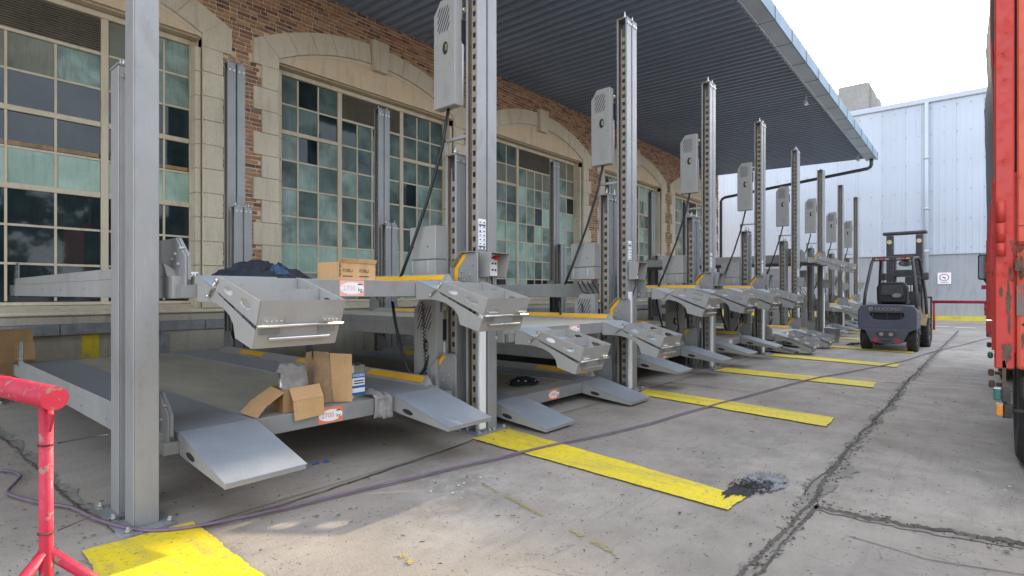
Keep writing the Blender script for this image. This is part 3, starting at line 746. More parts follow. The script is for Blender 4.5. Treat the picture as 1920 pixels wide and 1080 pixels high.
def power_unit(parent, y0, y1, z0, z1, x0=-.13, x1=.05):
    w = y1 - y0
    c_ = MB().prism([(y0, z0), (y1, z0), (y1, z1 - .12), (y1 - .09, z1), (y0, z1)], 'x', x0, x0 + .10)
    pu = c_.build('power_unit', M['steel2'], parent, bevel=.006)
    MB().prism([(y0 + .015, z0 + .2), (y1 - .01, z0 + .2), (y1 - .01, z1 - .12), (y1 - .1, z1 - .012), (y0 + .015, z1 - .012)], 'x', x0 + .1, x1).build('motor_housing', M['inner'], pu, bevel=.006)
    s_ = MB(); slots(s_, y0 + .07, y1 - .06, z1 - .30, z1 - .07, 8, x0 - .001)
    s_.build('vent_slot', M['dark'], pu)
    MB().prism(ell((y0+y1)/2 - .02, z1 - .46, .036, .062, 14), 'x', x0 - .004, x0 - .001).build('switch', M['dark'], pu)
    MB().box(x0 - .012, x0 - .004, (y0+y1)/2 - .05, (y0+y1)/2 - .025, z1 - .49, z1 - .43).build('switch_lever', M['brass'], pu)
    MB().tube([(x0 + .10, y0 + .05, z0 + .02), (x0 + .10, y0 + .05, z1 - .42)], .05, 10).build('oil_tank', M['white_pl'], pu)
    MB().box(x0 + .085, x0 + .135, y0 - .006, y0 + .03, z1 - .40, z1 - .2).build('valve_block', M['black'], pu)
    MB().tube([(x0 + .12, y0 - .02, z1 - .1), (x0 + .12, y0 + .02, z1 - .1)], .022, 10).build('valve', M['brass'], pu)
    return pu
def lift_unit(k):
    t = thing('car_lift', '', 'car lift', (CX[k], 0, 0), 0, 'car lifts in a row')
    return t
L0 = lift_unit(0)
for (kind, y, h) in (('tall', TY, TH), ('short', SY, SH), ('tall', RTY, TH - .05), ('short', RSY, SH)):
    post(L0, kind, 0, y, False, h)
for (kind, y, h) in (('tall', TY, TH), ('short', SY, SH), ('tall', RTY, TH - .05), ('short', RSY, SH)):
    post(L0, kind, -2.74, y, True, h)
power_unit(L0, 3.695, 3.985, 3.05, 4.06, -.13, -.01)
power_unit(L0, 3.95, 4.28, .28, 1.25)
eb = MB().box(-.14, .06, 3.95, 4.33, 1.63, 1.95).build('electric_box', M['steel2'], L0, bevel=.005)
MB().box(-.138, .06, 3.952, 4.328, 1.46, 1.624).build('box_cover', M['steel2'], eb, bevel=.005)
MB().box(-.143, -.1405, 4.05, 4.055, 1.5, 1.62).build('slot', M['white_pl'], eb); MB().box(-.143, -.1405, 4.28, 4.285, 1.5, 1.62).build('slot', M['white_pl'], eb)
d_ = MB()
for yy in (4.06, 4.27): d_.tube([(-.142, yy, 1.75), (-.139, yy, 1.75)], .008, 8)
d_.build('screw', M['dark'], eb)
MB().box(-.06, .05, 3.965, 3.988, 1.50, 1.85).build('terminal_rail', M['zinc'], eb)
cb = MB(); cb_x0, cb_x1 = .02, .27
cbx = MB().box(cb_x0 + .006, cb_x1 - .006, TY - .028, TY - .008, 1.46, 1.68).build('control_box', M['inner'], L0)
for xa in (cb_x0, cb_x1 - .006): MB().prism([(TY - .006, 1.45), (TY - .006, 1.69), (TY - .16, 1.675), (TY - .12, 1.45)], 'x', xa, xa + .006).build('hood_side', M['steel2'], cbx, bevel=.002)
MB().prism([(TY - .006, 1.684), (TY - .006, 1.69), (TY - .16, 1.675), (TY - .16, 1.669)], 'x', cb_x0 + .0065, cb_x1 - .0065).build('hood_top', M['steel2'], cbx)
MB().box(.135, .235, TY - .034, TY - .0285, 1.465, 1.665).build('button_panel', M['white_pr'], cbx)
MB().tube([(.20, TY - .034, 1.635), (.20, TY - .075, 1.635)], .022, 12).build('emergency_stop', M['redbtn'], cbx)
d_ = MB()
for (x, z) in ((.165, 1.58), (.205, 1.58), (.165, 1.52), (.205, 1.52), (.165, 1.635)): d_.tube([(x, TY - .034, z), (x, TY - .045, z)], .009, 8)
d_.build('push_button', M['blackink'], cbx)
MB().tube([(.16, TY - .03, 1.45), (.15, TY - .05, 1.38), (.12, TY - .03, 1.30), (.10, TY - .01, 1.2)], .009, 6).build('control_cable', M['black'], cbx)
# warning sticker, cable duct, crossbar, cables
st = MB().box(.012, .112, TY - .0025, TY - .0008, 1.71, 1.99).build('warning_sticker', M['white_pr'], L0)
d_ = MB()
for i in range(7):
    z = 1.985 - i * .04
    d_.box(.014, .110, TY - .0034, TY - .0026, z - .042, z - .040)
    if i in (1, 6): d_.box(.018, .106, TY - .0034, TY - .0026, z - .018, z - .006)
    d_.box(.026, .046, TY - .0034, TY - .0026, z - .030, z - .020); d_.box(.076, .100, TY - .0034, TY - .0026, z - .032, z - .024); d_.box(.082, .094, TY - .0034, TY - .0026, z - .024, z - .018)
d_.build('pictogram', M['blackink'], st)
MB().box(.024, .046, TY - .0042, TY - .0035, 1.865, 1.88).build('pictogram', M['blueink'], st)
MB().box(.006, .085, TY - .032, TY - .001, .045, 1.32).build('cable_duct', M['white_pl'], L0, bevel=.008, seg=2)
m = MB(); m.box(.0, .03, SY + .14, SY + .165, SH + .012, SH + .16); m.box(.0, .03, TY + .152, SY + .165, SH + .135, SH + .165)
m.build('crossbar', M['steel2'], L0, bevel=.002)
MB().tube([(-.07, 3.84, 3.06), (-.08, 3.92, 2.7), (-.14, 4.06, 2.2), (-.22, 4.22, 1.72), (-.27, 4.33, 1.42)], .016, 7).build('power_cable', M['black'], L0)
lp = []
for i in range(21):
    a = i / 20; lp.append((-.30 + .24 * a, 4.40 - .45 * a, 1.22 - .78 * math.sin(math.pi * a) ** .8 * (1 - .12 * a)))
MB().tube(lp, .016, 7).build('hydraulic_hose', M['black'], L0)
co = []
for i in range(150):
    a = i / 149; w = a * 44 * math.pi; x, y, z = -.155 + .0, 4.12 - .06 * a, 1.22 - .8 * a
    co.append((x + .012 * math.cos(w), y + .012 * math.sin(w), z))
MB().tube(co, .005, 4).build('coiled_cable', M['black'], L0)
m = MB()
for i in range(4): m.tube([(-.09 + .03*i, 4.25 - .06*i, 1.46), (-.05 + .03*i, 4.2 - .08*i, 1.33 - .02*i), (.02, 4.02, 1.24 - .03*i), (.0, 3.98, 1.05)], .008, 5)
m.build('wire_bundle', M['black'], L0)

def make_ramp_plain(P, xa, xb, yf, name='approach_ramp'):
    n = .10
    r_ = MB()
    pts = [(0, -.003), (0, -.13), (-.10, -.145), (-.655, -.195), (-.66, -.165)]
    rp = MB().prism(pts, 'x', xa, xb).build(name, M['steel2'], P, (0, yf, 0), bevel=.003)
    MB().hexa([(xa - .002, -.664, -.166), (xb + .002, -.664, -.166), (xb + .002, .0, 0.001), (xa - .002, 0, .001),
               (xa - .002, -.664, -.160), (xb + .002, -.664, -.160), (xb + .002, .0, .007), (xa - .002, 0, .007)]).build('tread_sheet', M['tread'], rp)
    for xx in (xa - .0015, xb + .0005): MB().prism(ell(-.18, -.112, .065, .02, 14, R(8)), 'x', xx, xx + .001).build('hole', M['dark'], rp)
    return rp
def make_ramp_box(P, xa, xb, yf):
    br = [(0, 0), (0, -.15), (-.16, -.148)] + [(-.16 - .33 * math.sin(a), -.30 + .152 * math.cos(a)) for a in [R(q) for q in (15, 35, 55, 75)]] + [(-.50, -.33), (-.69, -.375), (-.725, -.280), (-.29, -.106), (-.27, -.088)]
    rp = MB(); t = .006
    for xx in (xa, xb - t): rp.prism(br, 'x', xx, xx + t)
    rp.hexa([(xa + t, -.69, -.375), (xb - t, -.69, -.375), (xb - t, -.683, -.375), (xa + t, -.683, -.375), (xa + t, -.735, -.264), (xb - t, -.735, -.264), (xb - t, -.728, -.264), (xa + t, -.728, -.264)])
    o = rp.build('hinged_ramp', M['steel2'], P, (0, yf, 0), bevel=.002)
    def sl(ya, za, yb, zb, xa_, xb_, th, name, mat):
        MB().hexa([(xa_, yb, zb - th), (xb_, yb, zb - th), (xb_, ya, za - th), (xa_, ya, za - th), (xa_, yb, zb), (xb_, yb, zb), (xb_, ya, za), (xa_, ya, za)]).build(name, M[mat], o)
    sl(-.004, .004, -.29, -.082, xa, xb, .006, 'tread_sheet', 'tread')
    sl(-.29, -.086, -.74, -.256, xa + .008, xb - .008, .006, 'tray_floor', 'tread')
    tr = [(-.27, -.085), (-.262, -.005), (-.31, -.008), (-.785, -.135), (-.742, -.258)]
    ov = [ell(-.43, -.088, .052, .020, 16, R(15)), ell(-.63, -.152, .062, .022, 16, R(16))]
    for xx in (xa - .004, xb - .002): MB().prism(tr, 'x', xx, xx + .006, ov).build('tray_side', M['steel2'], o, bevel=.0015)
    MB().hexa([(xa + .003, -.745, -.258), (xb - .003, -.745, -.258), (xb - .003, -.738, -.258), (xa + .003, -.738, -.258),
               (xa + .003, -.786, -.136), (xb - .003, -.786, -.136), (xb - .003, -.779, -.136), (xa + .003, -.779, -.136)]).build('tray_front', M['steel2'], o)
    MB().box(xa + .004, xb - .004, -.53, -.524, -.17, -.075).build('tray_divider', M['steel2'], o)
    MB().box(xa + .004, xb - .004, -.285, -.279, -.088, -.012).build('tray_back', M['steel2'], o)
    m = MB(); m.tube([(xa - .004, -.757, -.262), (xb + .004, -.757, -.262)], .008, 8)
    for xx in (xa + .02, xb - .13):
        m.hexa([(xx, -.751, -.255), (xx + .11, -.751, -.255), (xx + .11, -.745, -.255), (xx, -.745, -.255), (xx, -.764, -.212), (xx + .11, -.764, -.212), (xx + .11, -.758, -.212), (xx, -.758, -.212)])
        for q in range(4): m.tube([(xx + .02 + .024*q, -.755, -.235), (xx + .02 + .024*q, -.775, -.240)], .005, 6)
    m.build('hinge', M['zinc'], o)
    for xx in (xa + .02, xb - .13):
        m = MB(); m.hexa([(xx, -.728, -.305), (xx + .10, -.728, -.305), (xx + .10, -.722, -.305), (xx, -.722, -.305), (xx, -.744, -.268), (xx + .10, -.744, -.268), (xx + .10, -.736, -.268), (xx, -.736, -.268)])
        m.build('hinge_leaf', M['plate'], o)
    MB().hexa([(xa + .07, -.735, -.338), (xb - .07, -.735, -.338), (xb - .08, -.70, -.338), (xa + .08, -.70, -.338),
               (xa + .06, -.745, -.322), (xb - .06, -.745, -.322), (xb - .06, -.71, -.316), (xa + .06, -.71, -.316)]).build('handle', M['zinc'], o, bevel=.004)
    m = MB(); m.tube([(xa - .02, -.30, -.03), (xa + .0, -.30, -.03)], .012, 8); m.tube([(xa - .012, -.30, -.035), (xa - .012, -.20, -.11)], .007, 6); m.tube([(xa - .025, -.19, -.115), (xa + .0, -.19, -.115)], .009, 8)
    m.build('pivot_link', M['zinc'], o)
    return o
def make_platform(yf, yr, upper):
    P = thing('lift_platform', '', 'lift platform', (0, 0, 0))
    TL, TR_ = (-2.42, -1.96), (-.82, -.35)
    if upper: MB().box(-2.42, -.35, yf + .01, yr - .02, -.05, -.002).build('deck_sheet', M['deck'], P)
    else:
        MB().box(-1.957, -.823, yf + .08, yr - .02, -.045, -.008).build('deck_sheet', M['deck'], P)
    if not upper:
        for a, b in (TL, TR_): MB().box(a, b, yf - .002, yr, -.05, 0).build('track', M['tread'], P, bevel=.003)
        MB().box(-1.957, -.823, yf - .001, yf + .16, -.05, -.001).build('front_sill', M['steel2'], P, bevel=.003)
    fb = MB().box(-2.50, -.16, yf + .0005, yf + .07, -.125, -.0515).build('front_beam', M['steel'], P)
    MB().box(-1.955, -.825, yf - .004, yf + .0, -.125, -.003).build('beam_face', M['steel'], P, bevel=.002)
    MB().box(-2.50, -.16, yr - .07, yr, -.15, -.0515).build('rear_beam', M['steel'], P)
    for sx, xa, xb in ((-1, -2.52, -2.421), (1, -.349, -.25)):
        m = MB(); m.box(xa, xb, yf + .072, yr - .072, -.13, -.001)
        m.build('side_rail', M['steel2'], P, bevel=.003)
        m = MB()
        xi, xo = (xb - .002, xa) if sx < 0 else (xa + .002, xb)
        g0, g1 = yf + .16, yr - .45
        m.hexa([tuple(q) for q in ((min(xi, xo), g0, 0), (max(xi, xo), g0, 0), (max(xi, xo), g1, 0), (min(xi, xo), g1, 0),
                (xo - .004 if sx > 0 else xo, g0 + .06, .075), (xo if sx > 0 else xo + .004, g0 + .06, .075), (xo if sx > 0 else xo + .004, g1 - .06, .075), (xo - .004 if sx > 0 else xo, g1 - .06, .075))])
        wg = m.build('wheel_guard', M['steel2'], P)
        spans = ((g0 + .08, g0 + .95), (g0 + 1.75, g0 + 2.4), (g1 - 1.3, g1 - .6)) if not upper else ((g0 + .08, g0 + 1.75), (g0 + 2.4, g0 + 3.1), (g1 - 1.3, g1 - .6))
        for a, b in spans:
            e0, e1 = (.022, .066)
            if sx > 0:
                f = lambda z: xi + (xo - .004 - xi) * z / .075 - .003
                MB().hexa([(f(e0), a, e0), (f(e0) + .002, a, e0), (f(e0) + .002, b, e0), (f(e0), b, e0), (f(e1), a + .02, e1), (f(e1) + .002, a + .02, e1), (f(e1) + .002, b - .02, e1), (f(e1), b - .02, e1)]).build('warning_tape', M['yellow'], wg)
        r_ = MB(); n = 7
        for i in range(n):
            yy = yf + .4 + (yr - yf - .8) * i / (n - 1); xx = xa - .001 if sx < 0 else xb + .001
            r_.tube([(xx - .006, yy, -.06), (xx + .006, yy, -.06)], .014, 6)
        r_.build('rail_bolt', M['dullzinc'], wg)['kind'] = 'stuff'
    for (sx, x) in ((-1, -2.553), (1, -.09)):
        for yy, nm in ((yf + .17, 1), (yr - .17, 0)):
            pts = [(yy - .15, -.15), (yy + .15, -.15), (yy + .15, .14), (yy + .03, .27), (yy - .13, .27), (yy - .15, .25)] if (nm and sx > 0) or (not nm and sx < 0) else [(yy + .15, -.15), (yy - .15, -.15), (yy - .15, .14), (yy - .03, .27), (yy + .13, .27), (yy + .15, .25)]
            if nm and sx < 0: pts = [(yy + .42, -.13), (yy - .15, -.13), (yy - .15, .11), (yy - .0, .225), (yy + .40, .225), (yy + .42, .20)]
            g = MB().prism(pts, 'x', x, x + .012).build('gusset', M['steel'], P, bevel=.003)
            rim = MB()
            if nm and sx < 0:
                rim.box(x + .0125, x + .03, yy - .152, yy - .125, -.02, .112)
                rim.hexa([(x + .0125, yy - .152, .113), (x + .03, yy - .152, .113), (x + .03, yy - .125, .103), (x + .0125, yy - .125, .103), (x + .0125, yy - .002, .228), (x + .03, yy - .002, .228), (x + .03, yy + .01, .205), (x + .0125, yy + .01, .205)])
                rim.box(x + .0125, x + .03, yy + .011, yy + .40, .203, .228)
            elif nm: rim.hexa([(x - .05, yy + .15, .0), (x + .012, yy + .15, .0), (x + .012, yy + .158, .0), (x - .05, yy + .158, .0), (x - .05, yy + .15, .14), (x + .012, yy + .15, .14), (x + .012, yy + .158, .143), (x - .05, yy + .158, .143)]); rim.hexa([(x - .05, yy + .15, .145), (x + .012, yy + .15, .145), (x + .012, yy + .158, .145), (x - .05, yy + .158, .145), (x - .05, yy + .03, .272), (x + .012, yy + .03, .272), (x + .012, yy + .036, .278), (x - .05, yy + .036, .278)]); rim.box(x - .05, x + .012, yy - .13, yy + .03, .272, .279)
            rim_o = rim.build('gusset_flange', M['steel'], g) if nm else None
            if nm and sx > 0:
                MB().prism([(yy + .146, .01), (yy + .146, .135), (yy + .036, .258), (yy - .02, .258), (yy + .10, .125), (yy + .10, .01)], 'x', x - .003, x - .0005).build('warning_tape', M['yellow'], g)
            bl = MB()
            for (dy, dz) in ((.05, .1), (.0, .13), (-.05, .07), (.02, .02), (-.08, -.04), (-.09, .16), (.08, .05)): bl.tube([(x - .012, yy + dy, dz), (x + .02, yy + dy, dz)], .011, 6)
            bl.tube([(x - .025, yy - .05, -.09), (x + .02, yy - .05, -.09)], .026, 8)
            if nm and sx < 0: bl.tube([(x, yy + .22, -.03), (x + .035, yy + .22, -.03)], .026, 8); bl.tube([(x, yy + .22, -.10), (x + .03, yy + .22, -.10)], .018, 8)
            bl.build('bolt', M['dullzinc'], g)['kind'] = 'stuff'
    # load sign on the front beam
    sgn = MB().box(-1.50, -1.30, yf - .0062, yf - .0045, -.12, -.008).build('load_sign', M['orange_fade' if upper else 'orange_pr'], P)
    MB().prism(ell(-1.40, -.064, .098, .043, 24), 'y', yf - .0068, yf - .0063).build('oval', M['white_pr'], sgn)
    text('2700', .051, 'number', M['orange_fade' if upper else 'orange_pr'], sgn, (-1.425, yf - .0072, -.064), (R(90), 0, 0), .0003)
    text('kg', .04, 'unit', M['blackink'], sgn, (-1.335, yf - .0072, -.074), (R(90), 0, 0), .0003)
    MB().prism([(-1.358, -.040), (-1.318, -.040), (-1.314, -.034), (-1.33, -.031), (-1.35, -.031)], 'y', yf - .0072, yf - .0069).build('car_mark', M['blackink'], sgn)
    mk = make_ramp_box if upper else make_ramp_plain
    mk(P, TL[0], TL[1], yf - .006); mk(P, TR_[0], TR_[1], yf - .006)
    return P
upP = make_platform(3.42, 9.14, True); loP = make_platform(3.70, 8.88, False)
lab = ['nearest', 'second', 'third', 'fourth', 'fifth', 'sixth', 'seventh', 'farthest']
UZ = [1.40, .96, 1.37, 1.385, .42, 2.24, .90, 1.0]
LZ = [.455, .215, .42, .42, .20, .22, .30, .30]
LL = ['nearest grey car lift, with wide left post beside the red barrier and cardboard on deck',
      'second grey car lift from the camera, its upper platform lowered below its neighbours',
      'third grey car lift from the camera, beside the third long yellow line',
      'fourth grey car lift from the camera, before the one with ramps on the ground',
      'fifth grey car lift, whose boxy ramps rest down on the ground',
      'sixth grey car lift, the one with its ramps raised high by the metal bucket',
      'seventh grey car lift, second to last post pair left of the forklift mast',
      'farthest grey car lift with the last tall post left of the forklift']
UL = ['upper platform of the nearest lift, carrying a printed carton and dark jacket',
      'upper platform of the second lift, lower than its neighbours and empty',
      'upper platform of the third lift with boxy ramps overlapping the next lift',
      'upper platform of the fourth lift at chest height before the lowered one',
      'upper platform of the fifth lift, lowered with boxy ramps near the ground',
      'highest raised platform in the row, its ramps sticking out beside the forklift',
      'upper platform of the seventh lift, half hidden left of the forklift',
      'upper platform of the farthest lift, just left of the forklift seat']
DL = ['lower platform of the nearest lift, holding open carton, paint can and rags',
      'lower platform of the second lift with a black striped rag on it',
      'lower platform of the third lift with long plain ramp over post bases',
      'lower platform of the fourth lift with plain ramps beside the yellow line',
      'lower platform of the fifth lift, flat under the lowered boxy ramps',
      'lower platform of the sixth lift beside the metal bucket',
      'lower platform of the seventh lift behind the metal bucket',
      'lower platform of the farthest lift, mostly hidden by the forklift']
for k in range(8):
    lift = L0 if k == 0 else copy_tree(L0)
    lift.location = (CX[k], 0, 0); lift['label'] = LL[k]
    rk = random.Random(100 + k)
    if k:
        for o in lift.children:
            nm = o.name.split('.')[0]
            if nm == 'power_unit' and o.matrix_basis.translation.z == 0: o.location.z = rk.uniform(-.05, .05); o.rotation_euler.x = R(rk.uniform(-.4, .4))
            if nm in ('electric_box', 'control_box'): o.location.z = rk.uniform(-.035, .035)
            if nm == 'hydraulic_hose': o.scale = (1, 1, 1); o.rotation_euler.z = 0; o.location.z = rk.uniform(-.12, .10); o.location.y = rk.uniform(-.10, .08)
            if nm == 'power_cable': o.location.x = rk.uniform(-.03, .02)
            if nm == 'coiled_cable': o.location.y = rk.uniform(-.08, .08); o.location.z = rk.uniform(-.1, .1)
            if nm == 'post': o.rotation_euler = (R(rk.uniform(-.12, .12)), R(rk.uniform(-.12, .12)), 0)
            if o.name.startswith('post') and o.location.x < -2: o.location.x = CX[k-1] - CX[k] + .268
    u = upP if k == 0 else copy_tree(upP); u.location = (CX[k], 0, UZ[k]); u['label'] = UL[k]; u['group'] = 'upper lift platforms'
    d = loP if k == 0 else copy_tree(loP); d.location = (CX[k], 0, LZ[k]); d['label'] = DL[k]; d['group'] = 'lower lift platforms'
for pl_ in (upP, loP):
    for o in pl_.children:
        if o.name.startswith('gusset') and o.data.vertices[0].co.x < -2: o.location.x = .08
for o in L0.children:
    if o.name.startswith('post') and o.location.x < -2: o.location.x = -2.575 if o.location.y < 5 else -2.68

# ------------------------------------------------------------------ forklift
fk = thing('forklift', 'worn dark grey blue forklift truck parked facing the white warehouse', 'forklift', (14.75, 1.62, 0), R(-3))
def rrect(x0, x1, y0, y1, r, n=5):
    P = []
    for (cx_, cy_, a0) in ((x1 - r, y1 - r, 0), (x0 + r, y1 - r, 90), (x0 + r, y0 + r, 180), (x1 - r, y0 + r, 270)):
        for i in range(n + 1): a = R(a0 + 90 * i / n); P.append((cx_ + r * math.cos(a), cy_ + r * math.sin(a)))
    return P
# counterweight: a ring of material around the rear grille opening
cwt = MB()
prof = [(-.545, .50), (-.56, .62), (-.555, .92), (-.50, 1.02), (-.3, 1.05), (.3, 1.05), (.50, 1.02), (.555, .92), (.56, .62), (.545, .50)]
slot = [(-.27, .72), (-.32, .80), (-.31, .86), (.31, .86), (.32, .80), (.27, .72), (.15, .70), (-.15, .70)]
cwt.prism(prof, 'x', .06, .14, [slot]); 
cw = cwt.build('counterweight', M['fl_body'], fk, bevel=.05, seg=3)
MB().prism([(-.54, .50), (-.55, .9), (-.3, 1.03), (.3, 1.03), (.55, .9), (.54, .50)], 'x', .16, .75).build('counterweight_body', M['fl_body'], fk, bevel=.03, seg=2)
MB().box(.142, .158, -.36, .36, .66, .9).build('grille_cavity', M['dark'], fk)
for i in range(3): MB().box(.10, .13, -.27 + .27*i - .012, -.27 + .27*i + .012, .71, .858).build('grille_bar', M['fl_dark'], fk)
low = [(-.34, .30), (-.30, .20), (-.12, .17), (.12, .17), (.30, .20), (.34, .30), (.40, .44), (.52, .50), (-.52, .50), (-.40, .44)]
MB().prism(low, 'x', .03, .5).build('rear_skirt', M['fl_body'], fk, bevel=.02, seg=2)
MB().prism(ell(0, .385, .20, .062, 20), 'x', .018, .032).build('lamp_recess', M['fl_dark'], fk)
for y in (-.09, .09): MB().tube([(.0, y, .385), (.02, y, .385)], .042, 14).build('rear_lamp', M['fl_gold'], fk)
for y in (-.19, .19): MB().tube([(.016, y * 1.05, .25), (.031, y * 1.05, .25)], .05, 16).build('reflector', M['redlens'], fk)
MB().box(.0, .03, -.09, .09, .225, .275).build('tow_bracket', M['fl_dark'], fk, bevel=.01)
text('LIUGONG', .105, 'lettering', M['fl_gold'], fk, (.052, -.02, .945), (R(90), 0, R(-90)), .003)
MB().prism(ell(.30, .945, .045, .045, 6), 'x', .048, .056, [ell(.30, .945, .022, .022, 6)]).build('emblem', M['fl_gold'], fk)
# rear steer wheels and front drive wheels
def wheel(x, y, r, w):
    m = MB(); n = 28
    prof_ = [(-w/2, r*.62), (-w/2, r*.9), (-w/2 + .03, r), (w/2 - .03, r), (w/2, r*.9), (w/2, r*.62)]
    V = [(math.cos(2*math.pi*i/n)*rr_, yy, math.sin(2*math.pi*i/n)*rr_) for i in range(n) for (yy, rr_) in prof_]
    F = [(i*6 + j, ((i+1) % n)*6 + j, ((i+1) % n)*6 + (j+1) % 6, i*6 + (j+1) % 6) for i in range(n) for j in range(6)]
    m.add(V, F, False)
    for i in range(n):
        a = 2*math.pi*(i + .5)/n
        for sd_ in (-1, 1):
            c0, s0 = math.cos(a), math.sin(a)
            t_ = .018
            pts = []
            for rr_ in (r - .01, r + .012):
                for (da, yy) in ((-t_, sd_*.015), (t_, sd_*.015), (t_ + .02, sd_*(w/2 - .008)), (-t_ + .02, sd_*(w/2 - .008))):
                    aa = a + da/r; pts.append((math.cos(aa)*rr_, yy, math.sin(aa)*rr_))
            m.hexa(pts)
    ty = m.build('wheel', M['tyre'], fk, (x, y, r + .01))
    MB().tube([(0, -w/2 + .02, 0), (0, w/2 - .02, 0)], r*.64, 18).build('rim', M['fl_yellow'], ty)
    MB().tube([(0, -w/2 + .0, 0), (0, w/2 - .0, 0)], r*.22, 10).build('hub', M['fl_dark'], ty)
for y in (-.44, .44): wheel(.42, y, .27, .19)
for y in (-.46, .46): wheel(2.0, y, .34, .23)
MB().box(.5, 1.75, -.44, .44, .28, .62).build('chassis', M['fl_dark'], fk, bevel=.03)
MB().prism([(.55, .60), (1.85, .50), (2.25, .60), (2.28, .85), (1.7, .72), (1.4, .66), (.72, 1.0)], 'y', -.535, -.44).build('side_panel', M['fl_yellow'], fk, bevel=.01)
MB().prism([(.55, .60), (1.85, .50), (2.25, .60), (2.28, .85), (1.7, .72), (1.4, .66), (.72, 1.0)], 'y', .44, .535).build('side_panel', M['fl_yellow'], fk, bevel=.01)
MB().box(.7, 1.5, -.42, .42, .63, 1.02).build('engine_hood', M['fl_body'], fk, bevel=.05, seg=2)
se = MB(); se.box(.88, 1.4, -.26, .26, 1.03, 1.16); seat = se.build('seat', M['black'], fk, bevel=.05, seg=2)
MB().prism([(-.30, 1.08), (.30, 1.08), (.31, 1.44), (.24, 1.56), (-.24, 1.56), (-.31, 1.44)], 'x', .72, .86).build('seat_back', M['black'], fk, bevel=.04, seg=2)
MB().prism([(-.22, 1.26), (.22, 1.26), (.2, 1.48), (-.2, 1.48)], 'x', .69, .722).build('seat_pocket', M['fl_dark'], fk, bevel=.01)
MB().prism(ell(-.1, 1.25, .09, .05, 10), 'x', .66, .69).build('white_cloth', M['rag'], fk)
MB().prism([(1.75, .6), (1.95, .6), (1.85, 1.35), (1.72, 1.35)], 'y', -.4, .4).build('dashboard', M['fl_dark'], fk, bevel=.02)
MB().tube([(1.72, .1, 1.3), (1.55, .1, 1.45)], .02, 8).build('steering_column', M['fl_dark'], fk)
MB().tube([(1.55 + .13*math.cos(a)*.5, .1 + .17*math.sin(a), 1.45 + .13*math.cos(a)*.8) for a in [2*math.pi*i/20 for i in range(21)]], .014, 6).build('steering_wheel', M['black'], fk)
lv = MB()
for i in range(4): lv.tube([(1.75, -.22 - .06*i, 1.3), (1.70, -.23 - .06*i, 1.62)], .010, 6); lv.tube([(1.70, -.23 - .06*i, 1.60), (1.70, -.23 - .06*i, 1.66)], .02, 8)
lv.build('control_lever', M['black'], fk)
MB().box(1.65, 1.78, -.42, -.12, 1.5, 1.72).build('lever_box', M['fl_dark'], fk, bevel=.02)
for y in (-.50, .50):
    s_ = 1 if y > 0 else -1
    MB().tube([(.42, y, .98), (.50, y - .01*s_, 1.3), (.72, y - .10*s_, 2.02), (.80, y - .12*s_, 2.11), (1.6, y - .12*s_, 2.16), (1.80, y - .10*s_, 2.08), (2.05, y - .02*s_, 1.2), (2.08, y, .7)], .034, 8).build('guard_leg', M['fl_dark'], fk)
gd = MB(); gd.box(.74, .82, -.40, .40, 2.06, 2.16)
for i in range(7): gd.box(.86, 1.62, -.33 + .11*i - .012, -.33 + .11*i + .012, 2.13, 2.165)
gd.box(1.62, 1.70, -.38, .38, 2.11, 2.17)
gu = gd.build('overhead_guard', M['fl_dark'], fk, bevel=.01)
for y, m_ in ((.30, 'amber'), (.20, 'redlens'), (.10, 'fl_gold'), (-.30, 'amber'), (-.20, 'redlens'), (-.12, 'fl_gold')):
    MB().box(.722, .739, y - .04, y + .04, 2.08, 2.12).build('tail_lamp', M[m_], gu, bevel=.006)
for y in (.33, -.52): MB().box(1.6, 1.68, y - .07, y + .07, 1.62, 1.8).build('side_lamp', M['fl_dark'], fk, bevel=.02)
MB().prism(ell(-.22, 2.0, .14, .075, 14), 'x', .98, 1.0).build('rear_mirror', M['mirror'], fk)
MB().tube([(.9, .2, 2.1), (.9, .21, 1.7), (.9, .2, 1.55)], .01, 6).build('cable', M['black'], fk)
ms = MB()
for y in (-.31, .31):
    ms.box(2.38, 2.44, y - .07, y + .07, .12, 2.78); ms.box(2.44, 2.56, y - .07, y - .05, .12, 2.78); ms.box(2.44, 2.56, y + .05, y + .07, .12, 2.78)
mast = ms.build('mast', M['fl_dark'], fk, bevel=.005)
MB().box(2.34, 2.6, -.46, .46, 2.80, 2.88).build('mast_top_bar', M['fl_dark'], mast, bevel=.03, seg=2)
MB().box(2.4, 2.5, -.26, .26, 2.24, 2.30).build('mast_tie', M['fl_dark'], mast); MB().box(2.4, 2.5, -.26, .26, 1.72, 1.9).build('mast_tie', M['fl_dark'], mast)
for y in (-.31, .31): MB().tube([(2.35, y, 2.62), (2.385, y, 2.62)], .055, 14).build('roller', M['brass'], mast)
for y in (-.2, .2): MB().tube([(2.47, y, .2), (2.47, y, 2.3)], .03, 8).build('lift_cylinder', M['fl_dark'], mast)
cg = MB(); cg.box(2.64, 2.70, -.54, .54, .12, .22); cg.box(2.64, 2.70, -.54, .54, .5, .6)
for i in range(5): cg.box(2.65, 2.69, -.54 + .26*i, -.50 + .26*i, .22, 1.22)
cg.box(2.65, 2.69, -.54, .54, 1.18, 1.22)
carr = cg.build('carriage', M['fl_dark'], fk, bevel=.006)
for y in (-.35, .35): MB().prism([(2.71, .07), (3.85, .06), (3.85, .085), (2.77, .12), (2.76, .65), (2.71, .65)], 'y', y - .06, y + .06).build('fork', M['fl_dark'], carr, bevel=.006)

